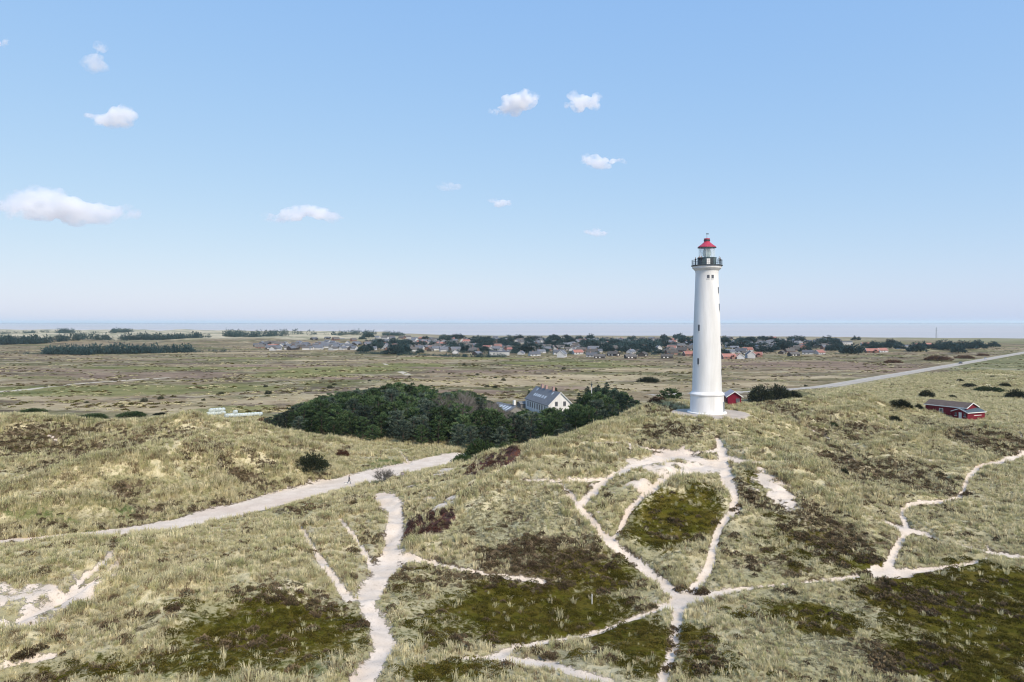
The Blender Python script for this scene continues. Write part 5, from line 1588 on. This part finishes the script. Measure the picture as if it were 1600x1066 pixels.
for u, d, wp, lb in ((1321, 262, 9, "tiny dark bush by the road, nearer the lighthouse of two"), (1333, 262, 8, "tiny dark bush by the road, farther from the lighthouse of two")):
    bush_at(SMALL[0], u, 0, wp, 2.4, lb, d=d, hsc=1.2)
bush_at(RUST, 1028, 632, 34, 5, "brown heathery shrub on the hill crest beside the lighthouse forecourt", d=166, hsc=.55)
for u, v, wp, lb, hs, p in ((1407, 636, 36, "broad dark green bush on the dunes behind the long red cabin", .6, BUSH), (1435, 640, 14, "small conical dark bush beside the long red cabin's far end", 1.2, BUSH), (1448, 621, 24, "round dark bush on the heath beyond the red cabins", .9, BUSH),
    (1588, 622, 28, "dark bush at the right margin of the heath behind the cabins", .9, BUSH), (1397, 657, 20, "dark low bush on the dune slope in front of the red cabins", .7, BUSH), (1545, 612, 40, "long low grey-green scrub on the heath behind the cabins", .4, GBUSH), (1515, 604, 20, "small dark scrub on the heath farther behind the cabins", .5, BUSH),
    (1300, 665, 16, "dark green tuft of scrub in the dip right of the lighthouse", .6, GBUSH), (1488, 622, 12, "small dark bush just above the cabin roof ridge", .8, BUSH), (1500, 597, 12, "small dark bush high on the heath below the road", .8, BUSH), (1570, 604, 16, "dark bush halfway between the cabins and the road", .7, BUSH)):
    bush_at(wr.choice(p), u, v, wp, 4, lb, hsc=hs)
FIELD = [(225,628,14),(251,624,12),(318,626,8),(190,636,9),(135,630,8),(345,617,12),(209,571,4),(419,616,14),(516,607,12),(522,602,8),(415,605,9),(504,593,6),(577,596,7),(494,578,5),(674,604,6),(746,586,7),(677,582,5),(702,585,6),(725,571,7),(774,591,7),(787,595,9),
         (761,605,9),(774,606,10),(881,577,8),(927,581,5),(856,592,7),(1062,567,6),(1010,593,4),(640,590,5),(1395,603,8),(1259,604,7),(1550,590,8)]
for u, v, wp in FIELD:
    lb = "small dark bush dotted on the flat heath before the wood and hay bales" if u < 620 else ("small dark bush dotted on the flat heath around and behind the farmhouse" if u < 1100 else "small dark bush dotted on the heath near the road")
    bush_at(wr.choice(SMALL), u, v, wp * .8, 2.4, lb, "bush", "bushes dotted on the flat heath")
bush_at(BUSH[2], 1014, 597, 34, 4, "long low dark hedge-like thicket on the heath left of the lighthouse", hsc=.45)
for u, v, wp, lb in ((1465, 563, 38, "largest purple-brown scrub mound beside the road"), (1395, 567, 26, "low purple-brown scrub mound farthest from the road"), (1508, 560, 26, "purple-brown scrub mound nearest the dark car"), (1535, 556, 18, "small purple-brown scrub mound nearest the white car")):
    bush_at(RUST, u, v, wp, 5, lb, hsc=.35)
for u, v, wp, lb in ((50, 646, 36, "flat dark green scrub patch at the far edge of the left dunes"), (145, 656, 46, "green juniper patch behind the left dunes"), (207, 652, 42, "dark green scrub hump between the left dunes and the hay bales"), (252, 650, 22, "small dark scrub hump beside the hay bales' end of the dunes")):
    bush_at(GBUSH[0] if u != 252 else BUSH[0], u, v - 2, wp, 4, lb, hsc=.32)
# dead bush of pale twigs beside the track
db = tree_thing("dead_bush", bare_meshes(330, 1.5, 1.4, 16, .022), (m_pale, m_twig), ("stem", "twigs"))
x, y, z = ray(600, 757); place(db, (x, y, z), .4, (1.35, 1.35, 1.05), "sprawling dead grey bush beside the gravel track and notice board", "bush")
# ------------------------------------------------------------------ the town by the fjord, far belts of trees
m_hw = paint("house_white", (.54, .54, .55), (.44, .44, .45), .5, .8, random_amt=.25)
m_hb = paint("house_timber", (.05, .045, .045), (.075, .065, .06), .8, .9, random_amt=.4)
m_hbr = paint("house_brick", (.26, .15, .12), (.2, .12, .1), .8, .9, random_amt=.3)
m_rg = paint("roof_grey", (.115, .125, .145), (.15, .16, .185), .4, .9, random_amt=.6)
m_rt = paint("roof_thatch", (.13, .12, .115), (.095, .09, .085), .6, .95, random_amt=.5)
m_rr = paint("roof_tile", (.36, .17, .14), (.29, .135, .11), .6, .9, random_amt=.35)
def house_proto(name, L, W, H, R, mw, mr, trim=False, chim=False, porch=False):
    root = empty(name, (0, 0, -500))
    b = MB(); gable_shell(b, L, W, H, R, base=-1.0)
    if porch: b.box((L * .2, -W / 2 - 1.2, H * .5 - .2), (3.4, 2.4, H))
    b.build("wall", mw, root)
    b = MB(); gable_roof(b, L, W, H, R, .45, .25)
    if porch: gable_roof_x(b, L * .2, -W / 2 - 1.4, 3.8, H + .35, R * .8)
    rf = b.build("roof", mr, root)
    if trim:
        b = MB(); sl_ = (R - H) / (W / 2)
        for e in (-1, 1):
            for s in (-1, 1):
                xx = e * (L / 2 + .46)
                a = [(xx, 0, R), (xx, s * (W / 2 + .45), H - sl_ * .45), (xx, s * (W / 2 + .45), H - sl_ * .45 + .45), (xx, 0, R + .45)]
                b.prism(a, (0, 0, 0), (.1 * e, 0, 0))
        b.build("bargeboard", m_trim, rf)
    if chim:
        b = MB(); b.box((-L * .15, 0, R + .5), (.8, .8, 1.6)); b.build("chimney", m_brick, rf)
    for y in (-1, 1):
        for x in (-L * .28, L * .05):
            if porch and y < 0 and x > 0: continue
            b = MB(); b.box((x, y * (W / 2 + .03), H * .55), (1.6, .12, 1.3)); b.build("window", m_dark if mw is not m_hb else m_trim, root)
    b = MB(); b.box((L / 2 + .03, 0, H * .55), (.12, 1.8, 1.5)); b.build("window", m_dark if mw is not m_hb else m_trim, root)
    return root
def gable_roof_x(b, cx_, cy_, wd, z0, R):
    for s in (-1, 1):
        a = [(cx_, cy_ - 1.2, R), (cx_ + s * wd / 2, cy_ - 1.2, z0), (cx_ + s * wd / 2, cy_ - 1.2, z0 + .22), (cx_, cy_ - 1.2, R + .22)]
        b.prism(a, (0, 0, 0), (0, 5.0, 0))
HP = {
 'grey': house_proto("grey_roof_house", 13, 7.5, 2.6, 5.4, m_hw, m_rg, chim=True),
 'dark': house_proto("timber_house", 12, 7.5, 2.5, 4.9, m_hb, m_rt, trim=False),
 'darkp': house_proto("timber_house", 14, 8, 2.5, 5.2, m_hb, m_rg, porch=True),
 'thatch': house_proto("thatched_house", 14, 8, 2.5, 6.2, m_hbr, m_rt, chim=True),
 'red': house_proto("red_roof_house", 13, 8, 2.7, 5.6, m_hw, m_rr, trim=True),
 'redp': house_proto("red_roof_house", 15, 8, 2.7, 5.6, m_hbr, m_rr, trim=True, porch=True),
 'white': house_proto("white_house", 12, 8.5, 4.2, 7.6, m_hw, m_rg, trim=True),
 'flat': house_proto("long_building", 24, 9, 4.5, 5.6, m_hw, m_rg),
}
TXT = {'grey': "white-walled house with grey roof", 'dark': "black timber house with dark roof", 'darkp': "black timber house with grey roof and porch", 'thatch': "brick house with dark thatch-like roof", 'red': "white house with red tiled roof",
       'redp': "brick house with red tiled roof and white gables", 'white': "tall white house with steep gable", 'flat': "long low white building"}
tr_ = random.Random(9)
town = []
def house(kind, u, v, rz, label, sc_=.8, d=None):
    if d is None: d = (CZ - 4.6) * F / (v - HY)
    x = (u - CX) / F * d
    z = float(hgt(x, d))
    if z < 1.0: return
    place(HP[kind], (x, d, z - .05), math.radians(rz), sc_, label, "house", "houses of the town by the water")
    town.append((x, d, 7 * sc_))
# front row, read off the photograph
FRONT = [('white', 878, 558, 70, "white house with a big white gable at the town's front edge"), ('grey', 835, 556, 20, "grey-roofed house at the town's front edge, left of the big white gable"), ('dark', 937, 560, -15, "broad dark house at the front edge right of the white gable"), ('dark', 985, 560, 10, "black-roofed house at the town's front edge nearest the lighthouse"),
 ('dark', 1042, 560, -8, "low black-roofed house just left of the lighthouse shaft"), ('red', 902, 553, 25, "pinkish red roof peeping behind the big white gable"), ('red', 1050, 546, -25, "vivid orange-red roof in the middle of the town left of the lighthouse"), ('redp', 1078, 556, 10, "red-roofed house touching the lighthouse's left outline"),
 ('redp', 1138, 560, 8, "bright red-roofed house just right of the lighthouse shaft"), ('red', 1156, 560, 80, "small red-roofed house with white gables, second right of the lighthouse"), ('redp', 1180, 557, -12, "wide red-roofed house, third right of the lighthouse"), ('white', 1172, 559, 85, "white gable in front of the wide red roof"),
 ('red', 1168, 549, 5, "long orange-red roof behind the wide red-roofed house"), ('dark', 1240, 556, 15, "dark house with pink-edged gable on the heath's edge"), ('red', 1280, 553, 30, "red and white gabled house standing apart on the heath's edge"), ('grey', 1262, 553, -20, "grey-roofed house between the dark and the red and white gabled ones"),
 ('redp', 1362, 551, -8, "long red-roofed house near the eastern end of the town"), ('red', 1378, 550, 15, "red-roofed house at the right end of the long red roof"), ('red', 1352, 540, 0, "wide faded red roof among the dark trees at the town's east"), ('flat', 1415, 546, 10, "pale long building on the open meadow east of the town"), ('red', 1448, 541, -10, "outlying red roof on the meadow, farther from the town"), ('redp', 1435, 542, 12, "outlying red roof on the meadow, nearer the town"),
 ('flat', 1205, 546, 5, "grey long building behind the red roofs right of the lighthouse"), ('flat', 1320, 538, 0, "long white building by the shore behind the trees"), ('flat', 780, 555, 8, "long dark-roofed building at the town's front edge, left part"), ('white', 607, 546, 60, "white house at the western end of the town"), ('white', 1100, 549, 70, "white house close behind the lighthouse shaft")]
for k, u, v, rz, lb in FRONT: house(k, u, v, rz, lb)
# the rest of the town
tries = 0
while len(town) < 285 and tries < 6000:
    tries += 1
    u = tr_.triangular(560, 1290, 800) if tr_.random() < .85 else tr_.uniform(400, 620)
    vf = np.interp(u, [400, 560, 620, 700, 760, 840, 950, 1100, 1200, 1300, 1400], [548, 545, 549, 553, 556, 558, 560, 559, 556, 553, 546])
    vb = np.interp(u, [400, 560, 620, 700, 1300, 1400], [536, 532, 530, 529, 533, 538])
    v = tr_.uniform(vb, vf - 1)
    d = (CZ - 4.6) * F / (v - HY); x = (u - CX) / F * d
    if any((x - a) ** 2 + ((d - b) * .5) ** 2 < (10.5 + r_) ** 2 for a, b, r_ in town): continue
    c = tr_.random()
    if 830 < u < 900 and v < 537 and c < .35: k = 'red'
    else: k = 'dark' if c < .28 else 'darkp' if c < .48 else 'grey' if c < .72 else 'thatch' if c < .9 else 'red' if c < .95 else 'white'
    if u < 600: k = 'darkp' if c < .5 else 'thatch' if c < .75 else 'grey'
    zone = "in the western dunes" if u < 600 else "in the western town" if u < 840 else "in the eastern town" if u < 1080 else "right of the lighthouse"
    row_ = "nearer the heath" if v > (vf + vb) / 2 else "nearer the fjord"
    house(k, u, v, tr_.choice([0, 15, -20, 60, 90, 75, -35]) + tr_.uniform(-8, 8), "%s %s, %s" % (TXT[k], zone, row_), tr_.uniform(.66, .9))
# the many more small roofs behind, too far off to be told apart
mbt = MB(); cnt = 0; tries = 0
while cnt < 330 and tries < 4000:
    tries += 1
    u = tr_.uniform(600, 1310) if tr_.random() < .86 else tr_.uniform(410, 600)
    v = tr_.uniform(529.5, 549 if u < 1090 else 546) if u > 600 else tr_.uniform(538, 547)
    if any((( CZ - 4.6) * F / (v - HY) - b) ** 2 * .3 + ((u - CX) / F * (CZ - 4.6) * F / (v - HY) - a) ** 2 < 90 for a, b, r_ in town): continue
    d = (CZ - 4.6) * F / (v - HY); x = (u - CX) / F * d; z = float(hgt(x, d))
    if z < 2: continue
    rz = tr_.choice([0, .3, 1.2, 1.57, -.4]); L = tr_.uniform(8, 12); W = tr_.uniform(5.5, 7); H = 2.3; R = tr_.uniform(3.8, 5.0)
    t = MB(); gable_shell(t, L, W, H, R, 0, -1.0); nf = len(t.f); gable_roof(t, L, W, H, R, .45, .25)
    ca, sa = math.cos(rz), math.sin(rz)
    vs = [(x + a * ca - b * sa, d + a * sa + b * ca, z + c) for a, b, c in t.v]
    wm = tr_.choice([0, 0, 1, 2]); rm_ = tr_.choice([3, 3, 3, 3, 4, 4, 4, 4, 3, 5])
    n0 = len(mbt.v); mbt.v.extend(vs)
    for k, f in enumerate(t.f): mbt.f.append(tuple(i + n0 for i in f)); mbt.m.append(wm if k < nf else rm_)
    cnt += 1
tag(mbt.build("houses", [m_hw, m_hb, m_hbr, m_rg, m_rt, m_rr]), "distant mass of small roofs at the back of the town by the fjord", "houses", kind='stuff')
# trees of the town
FT = []
for i in range(4):
    r = random.Random(500 + i); tb = MB(); cb = MB()
    tb.path_tube([Vector((0, 0, -.5)), Vector((.1, 0, 3)), Vector((0, .1, 6))], [.3, .2, .05], 5)
    for k in range(16):
        a = r.uniform(0, 6.28); q = math.sqrt(r.random()) * 3.4; tb.tube((0, 0, 2.5), (math.cos(a) * q, math.sin(a) * q, r.uniform(3, 6)), .08, .03, 3, caps=False)
    for k in range(170):
        a = r.uniform(0, 6.28); q = math.sqrt(r.random()); zz = 1.0 + r.random() ** .8 * 6.3 * math.sqrt(max(.05, 1 - q * q)) * (.7 + .3 * math.sin(3 * a + i))
        c = Vector((math.cos(a) * q * 4.3, math.sin(a) * q * 4.3, zz)); sprays(cb, c, Vector((math.cos(a) * q, math.sin(a) * q, .8)).normalized(), 5, .9, .95, r, .8)
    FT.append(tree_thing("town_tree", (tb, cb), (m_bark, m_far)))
nt_ = 0; tries = 0
CL = [(960, 543, 60, 7), (900, 540, 40, 6), (1230, 543, 26, 5), (1180, 535, 70, 3), (1150, 538, 30, 4), (1395, 541, 10, 3), (1375, 541, 10, 4), (1345, 543, 16, 3), (1270, 541, 14, 4), (1300, 543, 14, 3), (745, 540, 40, 5), (700, 545, 24, 4), (775, 536, 30, 4), (640, 543, 40, 4), (1030, 541, 26, 5), (830, 548, 30, 4), (840, 537, 50, 4), (1130, 536, 40, 3), (1450, 546, 60, 2), (1545, 548, 10, 3), (1500, 546, 40, 2), (720, 530, 40, 2), (880, 529, 60, 2), (1060, 531, 30, 2), (600, 540, 30, 2), (1090, 533, 30, 3), (1200, 550, 30, 2), (700, 532, 40, 2)]
while nt_ < 290 and tries < 4000:
    tries += 1
    if tr_.random() < .74:
        u0, v0, su, wt = tr_.choices(CL, [c[2] * c[3] for c in CL])[0]
        u = tr_.gauss(u0, su * .6); v = tr_.gauss(v0, 2.2)
    else: u = tr_.uniform(560, 1400); v = tr_.uniform(530, 555)
    if v < 528: continue
    d = (CZ - 4.6) * F / (v - HY); x = (u - CX) / F * d; z = float(hgt(x, d))
    if z < 1.5: continue
    if any((x - a) ** 2 + (d - b) ** 2 < (r_ + 1) ** 2 for a, b, r_ in town): continue
    s = tr_.uniform(.8, 1.6)
    zone = "west of the farmhouse chimneys" if u < 840 else "between the farmhouse and the lighthouse" if u < 1085 else "right of the lighthouse"
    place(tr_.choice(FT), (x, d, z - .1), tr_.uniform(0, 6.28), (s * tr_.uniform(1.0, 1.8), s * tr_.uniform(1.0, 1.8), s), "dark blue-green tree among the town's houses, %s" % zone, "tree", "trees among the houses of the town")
    nt_ += 1
# far woods that read as one mass
def belt(name, label, segs, h, n, seed):
    r = random.Random(seed); cb = MB()
    for _ in range(n):
        u0, u1, v0, v1, hs = r.choice(segs)
        t = r.random(); u = u0 + (u1 - u0) * t; v = v0 + (v1 - v0) * t + r.uniform(-.5, .5)
        d = (CZ - 4.6) * F / (v - HY); x = (u - CX) / F * d; z = float(hgt(x, d))
        hh_ = h * hs * r.uniform(.55, 1.15); rr = hh_ * r.uniform(.45, .7)
        for _ in range(26):
            a = r.uniform(0, 6.28); q = math.sqrt(r.random()); zz = hh_ * r.random() ** .8 * math.sqrt(max(.05, 1 - q * q))
            c = Vector((x + math.cos(a) * q * rr, d + math.sin(a) * q * rr, z + zz))
            sprays(cb, c, Vector((math.cos(a) * q, math.sin(a) * q, .8)).normalized(), 2, hh_ * .14, hh_ * .2, r, .8)
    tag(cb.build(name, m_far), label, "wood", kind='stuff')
belt("woods", "dark green belt of trees on the heath at the far left, nearer one", [(70, 140, 553, 554, .9), (90, 250, 553, 552, 1.1), (200, 300, 552, 550, .9), (40, 360, 554, 549, .35)], 9, 330, 1)
belt("woods", "blue-green belt of trees at the far left, behind the nearer belt", [(0, 60, 538, 537, 1), (0, 130, 538, 535, .9), (120, 330, 534, 531, 1.0), (200, 310, 533, 531, .8)], 12, 330, 2)
belt("woods", "distant blue line of trees on the coast dunes", [(345, 510, 530, 526, 1), (350, 440, 530, 528, 1.1), (520, 585, 526, 525, .8), (598, 630, 527, 526, .7), (90, 115, 523, 522, .8), (175, 205, 523, 522, .9), (0, 75, 524, 522, .6)], 13, 300, 3)
belt("woods", "dark grove of trees in the eastern town before the fjord", [(905, 1030, 541, 544, 1), (920, 1010, 538, 540, 1), (960, 1030, 545, 546, .7)], 10, 150, 5)
belt("woods", "trees and gardens filling the gaps between the town's houses", [(600, 1100, 537, 540, .6), (660, 1100, 545, 548, .55), (640, 1300, 532, 534, .7), (1090, 1300, 541, 545, .7), (700, 900, 551, 553, .45), (900, 1100, 553, 555, .4)], 8, 420, 6)
belt("scrub", "dark green scrub along the western front edge of the town", [(555, 650, 553, 553, 1), (690, 790, 557, 558, 1), (620, 700, 555, 556, .6)], 3.2, 260, 4)
# dunes' own far houses left of the town are part of the rows above; tall pole lamps along the road
# ------------------------------------------------------------------ fair-weather clouds, high above the haze
def cloud_mat(name, dens, size):
    m = bpy.data.materials.new(name); m.use_nodes = True; n = m.node_tree; n.nodes.clear()
    o = n.nodes.new("ShaderNodeOutputMaterial"); v = n.nodes.new("ShaderNodeVolumePrincipled")
    v.inputs["Color"].default_value = (.995, .995, .998, 1); v.inputs["Density"].default_value = dens; v.inputs["Anisotropy"].default_value = .3
    tc = N(n, "ShaderNodeTexCoord")
    f = noise(n, tc.outputs["Object"], 2.2 / size, 4.0, .6)
    vm = N(n, "ShaderNodeVectorMath", operation='SUBTRACT'); n.links.new(tc.outputs["Generated"], vm.inputs[0]); vm.inputs[1].default_value = (.5, .5, .5)
    vl = N(n, "ShaderNodeVectorMath", operation='LENGTH'); n.links.new(vm.outputs[0], vl.inputs[0])
    fall = ramp(n, mathn(n, 'ADD', vl.outputs["Value"], mathn(n, 'MULTIPLY', mathn(n, 'SUBTRACT', f, .5), -.5)), .56, .20)
    dn = mathn(n, 'MULTIPLY', mathn(n, 'MULTIPLY', ramp(n, f, .30, .70), fall), dens * 2.1)
    n.links.new(dn, v.inputs["Density"])
    n.links.new(v.outputs[0], o.inputs["Volume"])
    return m
def cloud(blobs, dens, label, seed):
    """blobs: (u, v, half width px, half height px) - merged into one rounded body"""
    u0, v0 = sum(b[0] for b in blobs) / len(blobs), sum(b[1] for b in blobs) / len(blobs)
    d = 1000.0 * F / (HY - v0)
    cx0, cz0 = (u0 - CX) / F * d, CZ + 1000.0
    r = random.Random(seed)
    bm = bmesh.new()
    for u, v, ru, rv in blobs:
        k = 3 + int(ru * rv / 60)
        for i in range(min(k, 16)):
            a = r.uniform(0, 6.28); q = math.sqrt(r.random()) * .75
            du, dv = math.cos(a) * q * ru, math.sin(a) * q * rv
            s = r.uniform(.38, .62) * (1 - .4 * q)
            M = Matrix.Translation(((u + du - u0) / F * d, r.uniform(-.4, .4) * ru / F * d, -(v + dv - v0) / F * d)) @ Matrix.Diagonal((ru * s / F * d * 1.1, ru * s / F * d, rv * s * 1.25 / F * d, 1))
            bmesh.ops.create_icosphere(bm, subdivisions=3, radius=1.0, matrix=M)
    me = bpy.data.meshes.new("cloud"); bm.to_mesh(me); bm.free()
    o = bpy.data.objects.new("cloud", me); COL.objects.link(o)
    size = max(b[2] for b in blobs) / F * d
    rm = o.modifiers.new("merge", 'REMESH'); rm.mode = 'VOXEL'; rm.voxel_size = max(size / 28, 4)
    tx = bpy.data.textures.new("puff", 'CLOUDS'); tx.noise_scale = size * .35; tx.noise_depth = 3
    ds = o.modifiers.new("puff", 'DISPLACE'); ds.texture = tx; ds.strength = size * .32; ds.mid_level = .55; ds.texture_coords = 'LOCAL'
    sm = o.modifiers.new("soft", 'SMOOTH'); sm.iterations = 2
    dg = bpy.context.evaluated_depsgraph_get()
    m2 = bpy.data.meshes.new_from_object(o.evaluated_get(dg)); bpy.data.objects.remove(o)
    m2.materials.clear(); m2.materials.append(cloud_mat("cloud_vapour", dens * .6 / (size * .5), size))
    o = bpy.data.objects.new("cloud", m2); COL.objects.link(o); o.location = (cx0, d, cz0)
    tag(o, label, "cloud", "small clouds in the blue sky")
cloud([(20, 318, 34, 22), (60, 312, 40, 20), (105, 325, 46, 20), (150, 334, 40, 15), (195, 333, 28, 14), (60, 332, 40, 12), (120, 345, 40, 8)], 4.2, "largest cloud, long and lumpy with grey underside above the left horizon", 1)
cloud([(440, 342, 34, 9), (480, 332, 34, 13), (515, 338, 28, 9)], 3.2, "flat lens-shaped cloud low over the western end of the town", 2)
cloud([(192, 182, 28, 19), (170, 188, 26, 12), (143, 182, 18, 5)], 3.2, "small puffy cloud with a wisp trailing toward its neighbour-free side, below the faint double puff", 3)
cloud([(145, 101, 26, 13), (160, 72, 14, 13), (152, 88, 8, 8)], 1.4, "faint double puff high in the sky above the tailed cloud", 4)
cloud([(822, 155, 24, 15), (800, 164, 26, 15), (778, 173, 20, 9)], 4.0, "bright white slanting puff high in the sky, left one of a pair", 5)
cloud([(893, 156, 16, 14), (915, 160, 24, 15), (933, 152, 12, 9)], 3.0, "softer white puff high in the sky, right one of a pair", 6)
cloud([(925, 250, 22, 12), (938, 256, 26, 9), (965, 252, 16, 6)], 2.8, "small white cloud with a wispy edge below the pair of puffs", 7)
cloud([(776, 316, 20, 8), (790, 318, 14, 6)], 1.9, "tiny faint cloud low in the middle of the sky", 8)
cloud([(702, 293, 24, 8)], .7, "barely visible veil of cloud left of the tiny faint cloud", 9)
cloud([(926, 363, 18, 6), (940, 366, 14, 6)], 1.6, "tiny faint cloud nearest the lighthouse top", 10)
cloud([(2, 66, 11, 13)], 1.0, "fragment of pale cloud cut by the photo's upper left edge", 11)
# ------------------------------------------------------------------ the air between here and the far shore
mh = bpy.data.materials.new("air"); mh.use_nodes = True
nh = mh.node_tree; nh.nodes.clear()
oh = nh.nodes.new("ShaderNodeOutputMaterial")
vh = nh.nodes.new("ShaderNodeVolumePrincipled")
vh.inputs["Color"].default_value = (.80, .925, .97, 1)
vh.inputs["Density"].default_value = 5.5e-5
vh.inputs["Anisotropy"].default_value = 0.2
nh.links.new(vh.outputs[0], oh.inputs["Volume"])
hz = MB()
hz.box((0, 21000, 29.5), (88000, 44000, 71))
tag(hz.build("haze", mh), kind='stuff')
